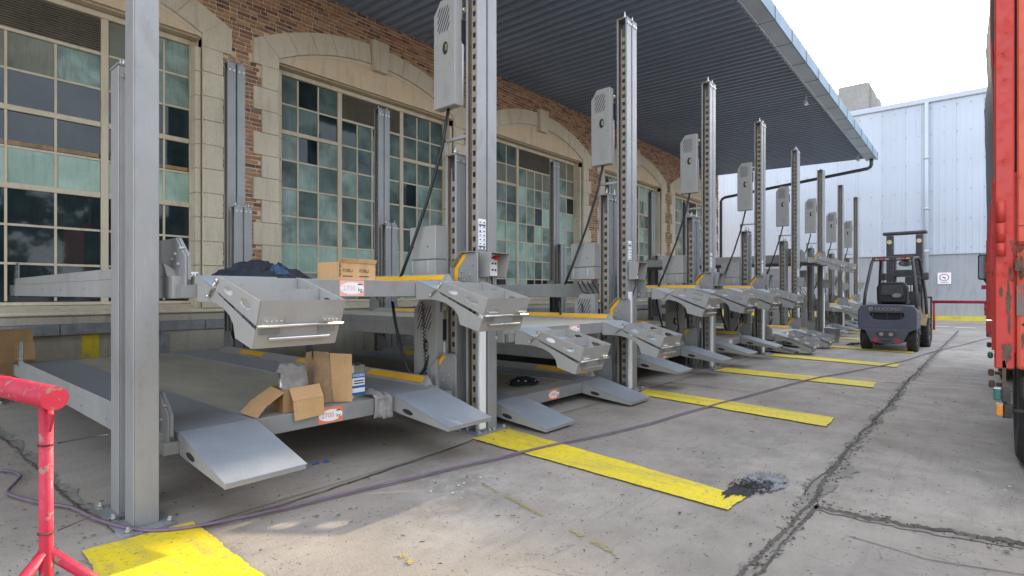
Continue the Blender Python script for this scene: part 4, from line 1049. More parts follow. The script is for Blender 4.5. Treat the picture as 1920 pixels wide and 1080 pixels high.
# ------------------------------------------------------------------ red truck at the right edge
tk = thing('truck', 'red cargo truck with scraped tailgate seen from behind at the right edge', 'truck', (4.4, 0, 0))
Y0, Y1, TX1 = -.06, -2.5, 6.6
MB().box(.02, TX1, Y1 + .02, Y0 - .02, .95, 2.02).build('cargo_body', M['truck2'], tk)
MB().box(-.005, .05, Y1, Y0 - .095, .85, 1.56).build('tailgate', M['truck'], tk, bevel=.02, seg=2)
MB().box(-.009, .012, Y1, Y0 - .10, 1.585, 3.6).build('rear_door', M['truck'], tk, bevel=.008)
MB().box(-.012, -.0055, Y1, Y0 - .098, 1.17, 1.345).build('scraped_band', M['scrape'], tk)
cp = MB().box(-.02, .09, Y0 - .088, Y0, .85, 3.6).build('corner_post', M['truck2'], tk, bevel=.008)
def ragged(cy, cz, ry, rz, seed, x0, x1, name, mat, parent):
    pts = []
    for i in range(48):
        a = 2*math.pi*i/48; p = Vector((math.cos(a)*1.4, math.sin(a)*1.4, seed)); r = 1 + .5*noise.noise(p*1.3) + .4*noise.noise(p*4) + .25*noise.noise(p*10)
        pts.append((cy + ry*r*math.cos(a), cz + rz*r*math.sin(a)))
    return MB().prism(pts, 'x', x0, x1).build(name, mat, parent)
for i, (y_, z_, ry_, rz_) in enumerate(((-.062, 1.26, .012, .09), (-.03, 1.31, .008, .03), (-.066, 1.12, .007, .05), (-.07, 1.42, .006, .035))): ragged(Y0 + y_, z_, ry_, rz_, i*3.1, -.0225 - .0003*i, -.0205, 'scrape', M['rust'], cp)
ragged(Y0 - .055, .955, .02, .06, 5.5, -.0225, -.0205, 'rust_patch', M['rust'], cp)
for i, (y_, z_, ry_, rz_) in enumerate(((-.118, 1.45, .010, .06), (-.125, 1.02, .006, .04), (-.17, 1.02, .02, .008), (-.115, 1.56, .008, .02))): ragged(Y0 + y_, z_, ry_, rz_, i*2.3 + 9, -.0072 - .0003*i, -.0052, 'paint_chip', M['rust'], tk)
for i, (za, zb) in enumerate(((1.72, 1.85), (1.60, 1.72), (1.52, 1.60))):
    MB().tube([(-.04, Y0 - .028, za + .003), (-.04, Y0 - .028, zb - .003)], .021, 14).build('hinge', M['truck2'], cp)
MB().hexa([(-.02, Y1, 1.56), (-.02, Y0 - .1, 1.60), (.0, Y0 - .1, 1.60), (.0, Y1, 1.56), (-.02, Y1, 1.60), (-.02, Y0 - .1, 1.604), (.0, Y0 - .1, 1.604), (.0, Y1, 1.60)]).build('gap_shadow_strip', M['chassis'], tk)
MB().box(-.022, -.01, Y0 - .17, Y0 - .105, 1.70, 1.72).build('hinge_strap', M['truck'], tk)
ch = MB()
for i in range(9):
    c_ = (-.055, Y0 - .078 - .004*i - (.0 if i < 5 else .006*(i - 5)), 1.60 - .022*i)
    pts = [(c_[0] + (.006*math.cos(a) if i % 2 else 0), c_[1] + (0 if i % 2 else .007*math.cos(a)), c_[2] + .014*math.sin(a)) for a in [2*math.pi*q/8 for q in range(9)]]
    ch.tube(pts, .003, 5)
ch.tube([(-.045, Y0 - .115, 1.42), (-.045, Y0 - .115, 1.40), (-.045, Y0 - .19, 1.40)], .006, 6); ch.box(-.06, -.03, Y0 - .125, Y0 - .09, 1.43, 1.49)
ch.build('latch_chain', M['rust'], tk)
lt = MB(); lt.tube([(-.04, Y0 - .165, 1.40), (-.04, Y0 - .15, 1.55), (-.04, Y0 - .16, 1.58)], .008, 6); lt.tube([(-.05, Y0 - .19, 1.36), (-.05, Y0 - .185, 1.56)], .012, 8); lt.box(-.07, -.01, Y0 - .215, Y0 - .165, 1.35, 1.39); lt.box(-.07, -.01, Y0 - .21, Y0 - .165, 1.53, 1.57)
lt.build('tailgate_latch', M['rust'], tk)
for (y, z, rx) in ((Y0 - .14, 1.115, .02), (Y0 - .145, .91, .016)): MB().prism(ell(y, z, rx, .011, 12, R(8)), 'x', -.0075, -.0052).build('drain_hole', M['dark'], tk)
# side boards, tarpaulin with a wavy bulge
sb = MB()
for i in range(5): sb.box(.1 + 1.28*i, .1 + 1.28*i + .05, Y0 - .005, Y0 + .012, .95, 2.0)
sb.build('side_stake', M['truck2'], tk)
for (x, z) in ((2.2, 1.53), (3.4, 1.1), (.7, 1.06)): MB().box(x, x + .08, Y0, Y0 + .035, z - .04, z + .05).build('side_latch', M['truck2'], tk, bevel=.005)
V = []; F = []; NX, NZ = 36, 22
for i in range(NX + 1):
    for j in range(NZ + 1):
        xx = .10 + (TX1 - .1) * i / NX; zz = 1.86 + 1.85 * j / NZ
        b = .028 * (j / NZ) ** 1.2 + .02 * noise.noise(Vector((xx * .9, 0, zz * 1.6))) * min(1, j / 5) + .008 * noise.noise(Vector((xx * 5, 3, zz * 2)))
        V.append((xx, Y0 - .01 + b, zz))
for i in range(NX):
    for j in range(NZ): a = i*(NZ+1) + j; F.append((a, a + 1, a + NZ + 2, a + NZ + 1))
MB().add(V, F, True).build('tarpaulin', M['tarp'], tk)
MB().box(.06, TX1, Y1, Y0 - .06, 2.03, 3.65).build('load_cover', M['tarp'], tk)
MB().tube([(.11 + .02*math.sin(j), Y0 - .008 + .028*(j/22)**1.2 + .02*noise.noise(Vector((.09, 0, (1.86 + 1.85*j/22)*1.6)))*min(1, j/5), 1.86 + 1.85*j/22) for j in range(23)], .006, 6).build('tarp_hem', M['truck2'], tk)
V = []; F = []
for j in range(24):
    zz = 1.86 + 1.85*j/23; b = .028*(j/23)**1.2 + .02*noise.noise(Vector((.09, 0, zz*1.6)))*min(1, j/5)
    for q in range(5): V.append((.096 + .012*noise.noise(Vector((q*1.7, zz*3, 4))), Y0 - .085 + (.08 + b)*q/4, zz))
for j in range(23):
    for q in range(4): a = j*5 + q; F.append((a, a + 1, a + 6, a + 5))
MB().add(V, F, True).build('tarp_flap', M['tarp'], tk)
# chassis, wheels, lamps
m = MB(); m.box(.1, 8.6, -.85, -.7, .62, .84); m.box(.1, 8.6, -1.9, -1.75, .62, .84); m.box(.12, .22, Y1 + .1, Y0 - .12, .66, .80)
for i in range(6): m.box(.9 + 1.1*i, 1.0 + 1.1*i, Y1 + .1, Y0 - .1, .84, .945)
m.build('chassis_frame', M['chassis'], tk, bevel=.01)
def twheel(x, ya, yb, r=.5):
    m = MB(); n = 36; w = yb - ya
    prof_ = [(ya, r*.6), (ya, r*.9), (ya + .025, r*.97), (ya + .05, r)]
    for q in range(4):
        yq = ya + .05 + (w - .1) * (q + .5) / 4.0
        prof_ += [(yq - .012, r), (yq - .009, r - .014), (yq + .009, r - .014), (yq + .012, r)]
    prof_ += [(yb - .05, r), (yb - .025, r*.97), (yb, r*.9), (yb, r*.6)]
    K = len(prof_)
    V = [(math.cos(2*math.pi*i/n)*rr_, yy, math.sin(2*math.pi*i/n)*rr_) for i in range(n) for (yy, rr_) in prof_]
    F = [(i*K + j, ((i+1) % n)*K + j, ((i+1) % n)*K + (j+1) % K, i*K + (j+1) % K) for i in range(n) for j in range(K)]
    m.add(V, F)
    o = m.build('wheel', M['tyre'], tk, (x, 0, r + .005)); MB().tube([(0, ya + .03, 0), (0, yb - .03, 0)], r*.6, 20).build('rim', M['rust'], o)
for x in (1.35, 6.9): twheel(x, -.52, -.20); twheel(x, -2.36, -2.04)
for x in (1.35,): twheel(x, -.90, -.60); twheel(x, -1.96, -1.66)
br = MB(); br.box(-.02, .0, -.112, -.095, .56, .90); br.box(-.02, -.0, -.25, -.112, .60, .615)
lb = br.build('lamp_bracket', M['rust'], tk)
def lamp(y, z, m_):
    MB().box(-.075, -.02, y - .045, y - .005, z - .04, z + .04).build('lamp_housing', M['chassis'], lb, bevel=.006)
    MB().box(-.070, -.024, y - .003, y + .03, z - .035, z + .035).build('lamp_lens', M[m_], lb, bevel=.008, seg=2)
    MB().box(-.069, -.025, y - .003, y + .028, z + .0355, z + .04).build('lamp_rim', M['zinc'], lb)
lamp(-.085, .70, 'green'); lamp(-.095, .61, 'amber')
MB().tube([(-.05, -.14, .61), (-.05, -.205, .61)], .010, 8).build('lamp_stem', M['chassis'], lb)
MB().tube([(-.05, -.205, .62), (-.05, -.30, .62)], .066, 16).build('indicator_lamp', M['amber'], lb)
for i, (x, z, m_) in enumerate(((.55, .76, 'rust'), (1.0, .84, 'green'), (1.8, .86, 'chassis'), (.25, .72, 'rust'), (2.6, .9, 'green'))):
    q = MB().box(x, x + .05, -.066, -.035, z - .022, z + .022).build('side_marker', M[m_], tk, bevel=.008); MB().box(x, x + .03, -.12, -.07, z - .01, z + .01).build('marker_arm', M['chassis'], q)
# cab and mirror
MB().box(6.75, 8.7, Y1 + .1, Y0 - .05, .75, 2.9).build('cab', M['truck2'], tk, bevel=.08, seg=3)
mr = MB().prism(rrect(-.13, .04, 1.50, 1.88, .035), 'x', 6.35, 6.44).build('wing_mirror', M['black'], tk, bevel=.015, seg=2)
MB().prism(rrect(-.115, .025, 1.52, 1.86, .03), 'x', 6.345, 6.349).build('mirror_glass', M['mirror'], mr)
MB().tube([(6.4, -.04, 1.5), (6.45, -.07, 1.44), (6.76, -.12, 1.4)], .015, 8).build('mirror_arm', M['black'], mr)
MB().box(6.30, 6.42, -.10, .0, 1.36, 1.42).build('step_bracket', M['truck2'], tk)

# ------------------------------------------------------------------ barriers
nb = thing('red_barrier', 'red pipe barrier with chipped paint and splayed feet at bottom left', 'barrier', (.385, 2.38, 0), 0, 'red pipe barriers')
d = Vector((-.31, 1.9, 0)).normalized(); LB = 2.6
MB().tube([tuple(-d * .07 + Vector((0, 0, .955))), tuple(d * LB + Vector((0, 0, .955)))], .039, 20).build('top_rail', M['barrier'], nb)
for t in (0, LB - .1):
    b = d * t
    MB().tube([(b.x, b.y, .03), (b.x, b.y, .93)], .0195, 14).build('upright', M['barrier'], nb)
    MB().prism([(-.06, .90), (.06, .90), (.03, .84), (-.03, .84)], 'x', -.004, .004).build('weld_plate', M['barrier'], nb, (b.x, b.y, 0), (0, 0, math.atan2(d.y, d.x) - R(90)))
    for sg_ in (-1, 1):
        s = Vector((d.y, -d.x, 0)) * sg_
        MB().tube([(b.x, b.y, .44), tuple(b + s * .36 + Vector((0, 0, .02)))], .018, 12).build('foot', M['barrier'], nb)
for z, e in ((.795, .0), (.50, .04)):
    pts = [(.0215*math.cos(a), .0215*math.sin(a), z) for a in [2*math.pi*i/16 for i in range(17)]]
    tie = MB(); tie.tube(pts, .003, 5); tie.tube([(.028, -.012, z), (.10, -.03, z + .006 + e*.4), (.16, -.045, z + .008 + e)], .0022, 5)
    tie.build('cable_tie', M['black'] if e == 0 else M['litter'], nb)
fb_ = thing('red_barrier', 'distant low red rail with striped tape in front of the warehouse', 'barrier', (24.6, 1.28, 0), 0, 'red pipe barriers')
MB().tube([(0, .06, 1.0), (1.2, -6.2, 1.0)], .055, 10).build('top_rail', M['barrier_far'], fb_)
for (x, y) in ((.0, 0), (.62, -3.0), (1.2, -6.1)):
    MB().tube([(x, y, 0), (x, y, .96)], .035, 8).build('upright', M['barrier_far'], fb_); MB().box(x - .2, x + .2, y - .03, y + .03, 0, .03).build('foot', M['barrier_far'], fb_)
MB().box(.3, .34, -1.62, -1.35, .7, .95).build('rail_plate', M['barrier_far'], fb_)
tp = MB(); tr_ = MB(); tb = MB(); w0 = Vector((.03, .3, .78)); w1 = Vector((1.0, -5.0, .66)); n = 34
for i in range(n):
    a = w0.lerp(w1, i/n); b = w0.lerp(w1, (i+1)/n); q = [tp, tr_, tp, tb][i % 4]
    q.hexa([(a.x, a.y, a.z - .035), (b.x, b.y, b.z - .035), (b.x + .003, b.y, b.z - .035), (a.x + .003, a.y, a.z - .035), (a.x, a.y, a.z + .035), (b.x, b.y, b.z + .035), (b.x + .003, b.y, b.z + .035), (a.x + .003, a.y, a.z + .035)])
tpo = tp.build('barrier_tape', M['white_pr']); tag(tpo, 'white red and black warning tape strung below the distant red rail', 'tape')
tr_.build('red_stripe', M['redlens'], tpo); tb.build('black_stripe', M['blackink'], tpo)

# ------------------------------------------------------------------ hose
hp = [(-.6, 5.6), (.3, 5.5), (.61, 5.39), (.69, 5.15), (.64, 4.95), (.58, 4.72), (.67, 4.39), (.78, 4.15), (.84, 3.8), (.93, 3.5), (1.08, 3.33), (1.43, 3.2), (2.17, 3.06), (3.54, 2.79), (4.85, 2.51), (5.83, 2.39), (8.76, 2.0), (10.52, 1.6), (12.6, 1.15), (15.2, .8), (18, .3), (20.7, -.17), (24, -1.2), (27, -2.5)]
def cr_spline(P, n=8):
    out = []
    for i in range(len(P) - 1):
        p0, p1, p2, p3 = (Vector(P[max(0, i-1)]), Vector(P[i]), Vector(P[i+1]), Vector(P[min(len(P)-1, i+2)]))
        for k in range(n):
            t = k / n; out.append(.5 * ((2*p1) + (-p0 + p2)*t + (2*p0 - 5*p1 + 4*p2 - p3)*t*t + (-p0 + 3*p1 - 3*p2 + p3)*t*t*t))
    out.append(Vector(P[-1])); return out
hs_ = cr_spline([(a, b, .022) for a, b in hp])
hs_ = [(p.x + .012*noise.noise(p*2), p.y + .02*noise.noise(p*1.3 + Vector((5, 0, 0))), p.z) for p in hs_]
tag(MB().tube(hs_, .0098, 8).build('hose', M['hose']), 'long thin purple hose snaking across the concrete and yellow lines', 'hose')

# ------------------------------------------------------------------ things on the platforms and floor
def carton(loc, w, d_, h, rz, label, flaps=True, mat='card', group=None, tilt_=0):
    c = thing('cardboard_box', label, 'cardboard box', loc, rz, group); t = .006
    m = MB(); m.box(-w/2, w/2, -d_/2, -d_/2 + t, 0, h); m.box(-w/2, w/2, d_/2 - t, d_/2, 0, h)
    m.box(-w/2, -w/2 + t, -d_/2 + t, d_/2 - t, 0, h); m.box(w/2 - t, w/2, -d_/2 + t, d_/2 - t, 0, h); m.box(-w/2 + t, w/2 - t, -d_/2 + t, d_/2 - t, 0, t)
    m.build('carton', M[mat], c)
    return c
def plate(name, pts, mat, parent, t=.005):
    a = [Vector(p) for p in pts]; n = (a[1] - a[0]).cross(a[2] - a[0]).normalized() * t
    return MB().hexa([tuple(p) for p in a] + [tuple(p + n) for p in a]).build(name, M[mat], parent)
zD = LZ[0]
ob = thing('cardboard_box', 'small open carton with big flaps folded down over the lower beam', 'cardboard box', (2.03, 3.80, zD), R(-4))
m = MB(); m.box(-.13, .12, -.07, -.064, .001, .16); m.box(-.13, .12, .13, .136, .001, .17); m.box(-.13, -.124, -.064, .13, .001, .16); m.box(.114, .12, -.064, .13, .001, .16)
m.build('carton', M['card_in'], ob)
plate('flap', [(-.09, -.075, .17), (.135, -.075, .18), (.14, -.13, .095), (-.085, -.13, .085)], 'card', ob); plate('flap', [(-.085, -.131, .083), (.14, -.131, .093), (.145, -.135, -.04), (-.075, -.135, -.055)], 'card', ob)
plate('flap', [(-.135, .13, .17), (-.135, -.09, .15), (-.25, -.10, .08), (-.27, .12, .09)], 'card', ob); plate('flap', [(-.251, -.10, .079), (-.271, .12, .089), (-.36, .10, .012), (-.33, -.13, .004)], 'card', ob)
tin = thing('tin_can', 'shiny open tin can standing in the carton under a grey rag', 'can', (2.0, 3.86, zD + .02))
MB().tube([(0, 0, 0), (0, 0, .26)], .075, 20).build('can_body', M['tin'], tin); MB().tube([(0, 0, .255), (0, 0, .268)], .079, 20).build('can_rim', M['zinc'], tin)
def cloth(name, fn, nu, nv, mat, label=None, cat='rag', parent=None, th=.004):
    V = [tuple(fn(i/nu, j/nv)) for i in range(nu+1) for j in range(nv+1)]
    F = [(i*(nv+1)+j, i*(nv+1)+j+1, (i+1)*(nv+1)+j+1, (i+1)*(nv+1)+j) for i in range(nu) for j in range(nv)]
    o = MB().add(V, F, True).build(name, M[mat], parent)
    mo = o.modifiers.new('thick', 'SOLIDIFY'); mo.thickness = th
    if label: tag(o, label, cat)
    return o
def rag_on_can(u, v):
    a = u * 2 * math.pi; r = v
    n_ = noise.noise(Vector((math.cos(a)*1.6, math.sin(a)*1.6, v*2.0)))*.5 + noise.noise(Vector((math.cos(a)*4, math.sin(a)*4, v*3)))*.3
    rad = .095 * min(1, r * 2.2) + max(0, r - .55) * .05 + n_ * .022
    drop = 0 if r < .42 else (r - .42) * (.42 if math.cos(a + 1.22) > .1 else .05)
    return Vector((2.02 + rad*math.cos(a), 3.84 + rad*math.sin(a), zD + .335 - drop + n_*.03 - abs(r - .2)*.04))
cloth('rag', rag_on_can, 40, 16, 'rag', 'grey rag draped over the tin can in the open carton')
lb_ = thing('cardboard_sheet', 'stained flattened cardboard leaning upright beside the blue paint can', 'cardboard', (2.36, 3.80, zD), R(8))
plate('panel', [(-.16, .06, .005), (-.02, .02, .005), (-.01, .09, .385), (-.12, .13, .40)], 'card_old', lb_); plate('panel', [(-.022, .015, .004), (.075, -.085, .001), (.145, .0, .36), (.0, .09, .375)], 'card', lb_)
plate('panel', [(-.16, .072, .005), (-.165, .17, .005), (-.135, .2, .385), (-.13, .14, .40)], 'card_old', lb_)
pc = thing('paint_can', 'tall metal paint can with blue and white label beside leaning cardboard', 'paint can', (2.56, 3.86, zD))
MB().prism(rrect(-.065, .065, -.05, .05, .02), 'z', 0, .265).build('can_body', M['tin'], pc, bevel=.004)
MB().prism(rrect(-.0665, .0665, -.0515, .0515, .02), 'z', .06, .20).build('label_band', M['white_pr'], pc)
MB().prism(rrect(-.0672, .0672, -.0522, .0522, .02), 'z', .165, .205).build('blue_band', M['blueink'], pc); MB().prism(rrect(-.0672, .0672, -.0522, .0522, .02), 'z', .03, .105).build('blue_band', M['blueink'], pc)
MB().prism(rrect(-.0678, .0678, -.0528, .0528, .02), 'z', .05, .085).build('white_band', M['white_pr'], pc)
text('HYDRO', .032, 'lettering', M['white_pr'], pc, (0, -.0526, .185), (R(90), 0, 0), .0004)
for i in range(2): MB().box(-.045, .045, -.0524, -.0519, .118 + .02*i, .128 + .02*i).build('print_line', M['blackink'], pc)
MB().tube([(.02, 0, .265), (.02, 0, .285)], .02, 12).build('screw_cap', M['blackink'], pc)
def hang(u, v):
    x = 2.62 + .15 * u + .01*noise.noise(Vector((u*4, v*3, 1)))
    n_ = noise.noise(Vector((u*5, v*4, 7)))*.016 + noise.noise(Vector((u*13, v*5, 2)))*.007
    s = v * .42
    if s < .2: return Vector((x - .02*math.sin(u*9), 3.88 - s*.93 + n_, zD + .02 + abs(n_)*2.2 + .03*math.sin(u*math.pi)*(1 - s/.2)))
    k = s - .2
    gap = .03 * max(0, v - .6) * (1 if u > .5 else -1)
    return Vector((x + gap + .012*math.sin(u*14), 3.682 + n_*.9 - .012, zD + .015 - k*(.75 if u < .5 else .83)))
cloth('rag', hang, 26, 26, 'rag', 'crumpled pale rag hanging over the lower front beam by the paint can')
def heap(cx, cy, z, rx, ry, h, mat, label, cat, seed, name):
    def f(u, v):
        a = u * 2 * math.pi; r = v ** .8; p = Vector((math.cos(a)*r*2.2, math.sin(a)*r*2.2, seed))
        rid = 1 - abs(noise.noise(p*1.3)); rid2 = 1 - abs(noise.noise(p*3.1 + Vector((4, 4, 4))))
        hh = h * max(0, (1 - r**2.2)) * (.25 + .8*rid**2) + .03*h*0 + .25*h*(rid2**2)*(1 - r)
        e = 1 + .28*noise.noise(Vector((math.cos(a)*1.5, math.sin(a)*1.5, seed*3)))
        return Vector((cx + rx*r*e*math.cos(a), cy + ry*r*e*math.sin(a), z + .006 + hh))
    return cloth(name, f, 64, 20, mat, label, cat, None, .003)
zU = UZ[0]
heap(2.10, 4.55, zU, .42, .28, .15, 'jacket', 'crumpled black jacket lying on the nearest upper platform', 'jacket', 3, 'jacket')
jb = heap(2.22, 4.46, zU + .05, .11, .08, .08, 'jacket_b', 'blue patterned cloth crumpled on top of the black jacket', 'cloth', 8, 'cloth')
heap(5.12, 4.20, LZ[1], .24, .16, .07, 'rag2', 'dark rag with white stripes on the second lower platform', 'rag', 5, 'rag')
m = MB()
rs_ = random.Random(2)
for i in range(16):
    a = rs_.uniform(0, 6.28); r = rs_.uniform(.3, .9); x, y = 5.12 + .2*r*math.cos(a), 4.18 + .13*r*math.sin(a); b = rs_.uniform(0, 3)
    m.hexa([(x, y, LZ[1] + .012 + .05*(1-r)), (x + .07*math.cos(b), y + .07*math.sin(b), LZ[1] + .012), (x + .07*math.cos(b) + .01, y + .07*math.sin(b) - .012, LZ[1] + .012), (x + .01, y - .012, LZ[1] + .012 + .05*(1-r)),
            (x, y, LZ[1] + .02 + .05*(1-r)), (x + .07*math.cos(b), y + .07*math.sin(b), LZ[1] + .02), (x + .07*math.cos(b) + .01, y + .07*math.sin(b) - .012, LZ[1] + .02), (x + .01, y - .012, LZ[1] + .02 + .05*(1-r))])
m.build('stripe', M['white_pr'], bpy.data.objects['rag.002'])
ub = carton((2.33, 3.62, zU), .34, .24, .125, R(6), 'printed brown carton with torn front standing on the nearest upper platform', mat='card')
text('FORLI', .034, 'print', M['blackink'], ub, (.06, -.1213, .065), (R(90), 0, 0), .0003); text('FORLI', .034, 'print', M['blackink'], ub, (-.09, -.1213, .065), (R(90), 0, 0), .0003)
for x in (-.09, .06): MB().box(x - .045, x + .045, -.1215, -.1205, .022, .028).build('print_line', M['blackink'], ub)
d_ = MB()
for i in range(7): d_.box(-.165, -.155 + .008*(i % 2), -.1215, -.1205, .02 + .014*i, .028 + .014*i)
d_.build('print_marks', M['blackink'], ub)
plate('flap', [(-.17, -.122, .124), (-.02, -.122, .124), (-.02, -.135, .15), (-.165, -.14, .148)], 'card', ub); plate('flap', [(.0, -.122, .124), (.17, -.122, .124), (.175, -.13, .152), (.005, -.13, .155)], 'card', ub)
cd = MB().box(1.62, 1.76, 4.9, 4.91, zU + .002, zU + .075).build('paper_sign', M['white_pr']); tag(cd, 'small white printed paper leaning behind the dark jacket', 'paper')
text('ONA', .05, 'print', M['blackink'], cd, (1.71, 4.8985, zU + .045), (R(90), 0, 0), .0004)
gl = thing('glove', 'bright blue glove scraps on the concrete under the nearest lift', 'glove', (2.23, 3.83, .004))
for (x, y, r) in ((-.03, .01, .028), (.045, -.01, .026)):
    mm = MB(); V = [(x, y, .018)] + [(x + r*(1 + .25*noise.noise(Vector((i, x*50, 0))))*math.cos(2*math.pi*i/14), y + r*.7*math.sin(2*math.pi*i/14), .002) for i in range(14)]
    mm.add(V, [(0, 1 + i, 1 + (i+1) % 14) for i in range(14)] + [tuple(range(14, 0, -1))], True); mm.build('scrap', M['glove'], gl)
    mm = MB(); mm.tube([(x, y, .008), (x + .02, y + .025, .006)], .006, 6); mm.build('finger', M['glove'], gl)
b1 = carton((1.17, 9.45, .0), .42, .40, .43, R(4), 'brown carton on the ground under another by the rear post at left', group='stacked cartons at left')
b2 = carton((1.20, 9.42, .43), .36, .36, .40, R(-5), 'open brown carton on top of another carton by the left rear post', group='stacked cartons at left')
plate('flap', [(.0, -.181, .24), (.19, -.181, .24), (.20, -.26, .03), (.0, -.26, .03)], 'card', b2)
plate('flap', [(-.18, .18, .40), (-.18, -.18, .40), (-.26, -.17, .47), (-.26, .17, .47)], 'card_in', b2)
bk = thing('bucket', 'dented galvanised metal bucket standing by the sixth lift post', 'bucket', (16.55, 3.0, 0))
m = MB(); n = 28; V = []; F = []
prof_ = [(.155, 0), (.158, .02), (.175, .18), (.178, .185), (.192, .37), (.2, .375), (.2, .39), (.188, .39), (.15, .02)]
V = [(math.cos(2*math.pi*i/n)*r, math.sin(2*math.pi*i/n)*r, z) for i in range(n) for (r, z) in prof_]; K = len(prof_)
F = [(i*K + j, ((i+1) % n)*K + j, ((i+1) % n)*K + j + 1, i*K + j + 1) for i in range(n) for j in range(K - 1)]
m.add(V, F, True); m.add([(math.cos(2*math.pi*i/n)*.155, math.sin(2*math.pi*i/n)*.155, .004) for i in range(n)], [tuple(range(n))])
m.build('pail', M['bucket'], bk)
MB().tube([(.205*math.cos(a), .205*math.sin(a)*-1, .33 - .14*math.sin(a)) for a in [math.pi*i/16 for i in range(17)]], .005, 6).build('handle', M['rust'], bk)
def blob(name, cx, cy, rx, ry, z, mat, seed, rough=.35, n=90, parent=None):
    pts = []
    for i in range(n):
        a = 2*math.pi*i/n; p = Vector((math.cos(a)*1.5, math.sin(a)*1.5, seed))
        r = 1 + rough*noise.noise(p*1.2) + rough*.7*noise.noise(p*4) + rough*.6*noise.noise(p*11)
        pts.append((cx + rx*r*math.cos(a), cy + ry*r*math.sin(a), z))
    o = MB().add([(cx, cy, z)] + pts, [(0, 1 + i, 1 + (i+1) % n) for i in range(n)]).build(name, mat, parent)
    if o.data.polygons[0].normal.z < 0: o.data.flip_normals()
    return o
for i, (cx_, cy_, rx_, ry_, m_) in enumerate(((3.98, 1.12, .19, .10, 'ash'), (3.74, 1.19, .17, .055, 'soot'), (3.9, 1.10, .10, .05, 'soot'), (3.62, 1.24, .12, .03, 'soot'), (3.70, 1.14, .09, .022, 'soot'))):
    blob('oil_stain', cx_, cy_, rx_, ry_, .0128 + .0006*i if m_ != 'stain' else .0052 + .0003*i, M[m_], i*3.7, .5, 90, ground)
# spill of dark aggregate at the end of the second yellow line
m = MB(); rs_ = random.Random(4)
for i in range(420):
    a = rs_.uniform(0, 6.28); r = rs_.random() ** .7
    x, y = 3.80 + .20*r*math.cos(a) + .05*rs_.random(), 1.17 + .13*r*math.sin(a); s = rs_.uniform(.003, .010) * (1.25 - r*.5)
    m.add([(x + s, y, .012), (x - s*.6, y + s*.9, .012), (x - s*.6, y - s*.9, .012), (x, y, .012 + s*1.3)], [(0, 1, 2), (0, 3, 1), (1, 3, 2), (2, 3, 0)])
tag(m.build('spilled_tar', M['soot']), 'black crumbly tar spill at the end of the second yellow line', 'spill', kind='stuff')
m = MB()
for i in range(650):
    a = rs_.uniform(0, 6.28); r = rs_.random() ** .6
    x, y = 4.0 + .25*r*math.cos(a), 1.13 + .14*r*math.sin(a); s = rs_.uniform(.003, .009)
    m.add([(x + s, y, .009), (x - s*.6, y + s*.9, .009), (x - s*.6, y - s*.9, .009), (x, y, .009 + s*1.1)], [(0, 1, 2), (0, 3, 1), (1, 3, 2), (2, 3, 0)])
tag(m.build('loose_aggregate', M['ash']), 'grey loose aggregate beside the black tar spill', 'gravel', kind='stuff')
# scattered twigs, leaves, grit
m = MB(); rs_ = random.Random(11)
def flake(x, y, s, asp, h=.004, z=.006):
    a = rs_.uniform(0, 3.14); c_, s_ = math.cos(a), math.sin(a)
    P = [(x + c_*u - s_*v, y + s_*u + c_*v) for u, v in ((s, 0), (s*.2, s*asp), (-s, s*asp*.4), (-s*.4, -s*asp))]
    m.add([(p_[0], p_[1], z) for p_ in P] + [(P[0][0]*.5 + P[2][0]*.5, P[0][1]*.5 + P[2][1]*.5, z + h)], [(0, 1, 4), (1, 2, 4), (2, 3, 4), (3, 0, 4)])
for i in range(1500):
    t = rs_.random(); x = .3 + 12 * t * t; y = rs_.uniform(-.3, 4.2)
    flake(x, y, rs_.choice((.004, .006, .008, .010, .016)), rs_.uniform(.15, .6), .003, .010)
for i in range(60): flake(rs_.uniform(.2, 9), rs_.uniform(.2, 3.4), rs_.uniform(.015, .035), rs_.uniform(.08, .22), .006, .012)
for i in range(420):
    x = 1.2 + 16*rs_.random()**1.6; flake(x, .80 + rs_.gauss(0, .035), rs_.uniform(.005, .016), rs_.uniform(.3, .7), .006, .007)
for i in range(140):
    y = .8 - 2.2*rs_.random(); flake(3.8 + rs_.gauss(0, .035), y, rs_.uniform(.005, .016), rs_.uniform(.3, .7), .006, .007)
for i in range(160): flake(rs_.uniform(0, .8), rs_.uniform(2.6, 7), rs_.uniform(.004, .016), rs_.uniform(.15, .5), .004, .008)
for i in range(50): flake(16.2 + rs_.uniform(-.35, .35), 2.45 + rs_.uniform(-.1, .1), rs_.uniform(.02, .06), rs_.uniform(.2, .5), .03, .012)
tag(m.build('debris', M['litter']), 'dark twigs, leaves and grit scattered over the concrete', 'debris', kind='stuff')
m = MB()
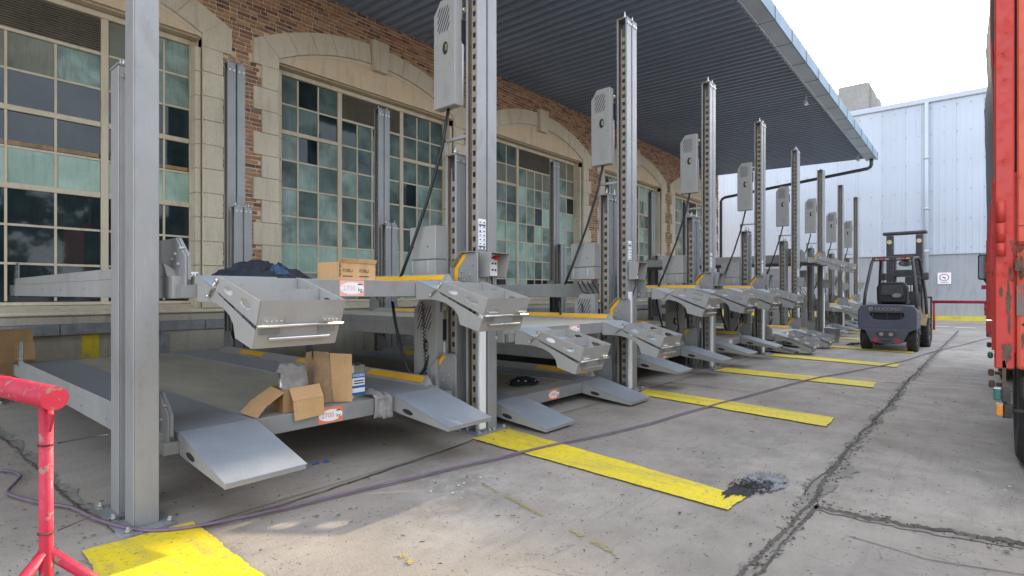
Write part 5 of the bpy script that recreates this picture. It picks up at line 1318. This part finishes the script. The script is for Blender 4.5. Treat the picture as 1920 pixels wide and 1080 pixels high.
for (cx_, cy_, rx_, n_) in ((2.55, 2.72, .25, 14), (5.0, -.05, .3, 18), (4.4, .25, .25, 6), (7.2, .1, .25, 8)):
    for i in range(n_):
        x, y, s = cx_ + rs_.gauss(0, rx_*.5), cy_ + rs_.gauss(0, rx_*.35), rs_.choice((.003, .004, .005, .006, .012))
        m.add([(x + s, y, .008), (x - s*.6, y + s*.9, .008), (x - s*.6, y - s*.9, .008), (x, y, .008 + s*.4)], [(0, 1, 2), (0, 3, 1), (1, 3, 2), (2, 3, 0)])
tag(m.build('plaster_crumbs', M['plaster']), 'white plaster crumbs scattered on the yard concrete', 'debris', kind='stuff')

# ------------------------------------------------------------------ trees across the yard, seen mirrored in the nearest window
M['leaf'] = mk_rough('tree_leaves', (.03, .055, .018), (.075, .115, .04), 3, 30, .1, .6); M['bark'] = mk_rough('tree_bark', (.07, .055, .04), (.13, .10, .075), 6, 50, .5)
for i, (x, y, h, w) in enumerate(((3.6, -13.5, 6.5, 2.4), (8.5, -15.0, 7.5, 2.8), (-1.5, -14.5, 7.0, 2.6))):
    tr = thing('tree', ('bushy tree across the yard, mirrored in the nearest window', 'tall tree across the yard behind the truck', 'leafy tree across the yard behind the camera')[i], 'tree', (x, y, 0), 0, 'trees across the yard')
    tm = MB(); tm.tube([(0, 0, 0), (.06, .03, 1.2), (-.05, .08, 2.6), (.05, 0, h*.8)], [.19, .15, .11, .03], 9)
    for k in range(7):
        a = k * 2.4; z = 1.6 + .45*k; tm.tube([(0, .03, z), (.9*math.cos(a), .9*math.sin(a), z + .6), (1.6*math.cos(a), 1.6*math.sin(a), z + 1.1)], [.06, .035, .01], 6)
    tm.build('trunk', M['bark'], tr)
    rt = random.Random(60 + i); V = []; F = []
    cl = [(rt.gauss(0, w*.45), rt.gauss(0, w*.45), rt.uniform(1.7, h), rt.uniform(.4, .85)) for _ in range(46)]
    for (cx_, cy_, cz_, r_) in cl:
        for q in range(150):
            d = Vector((rt.gauss(0, 1), rt.gauss(0, 1), rt.gauss(0, 1))).normalized() * r_ * rt.uniform(.5, 1)
            p = Vector((cx_, cy_, cz_)) + d; a = Vector((rt.gauss(0, 1), rt.gauss(0, 1), rt.gauss(0, 1))).normalized() * .15; b = a.orthogonal().normalized() * .08
            n_ = len(V); V += [tuple(p - a), tuple(p + b), tuple(p + a), tuple(p - b)]; F.append((n_, n_+1, n_+2, n_+3))
    tag(MB().add(V, F).build('crown', M['leaf'], tr), kind='stuff')
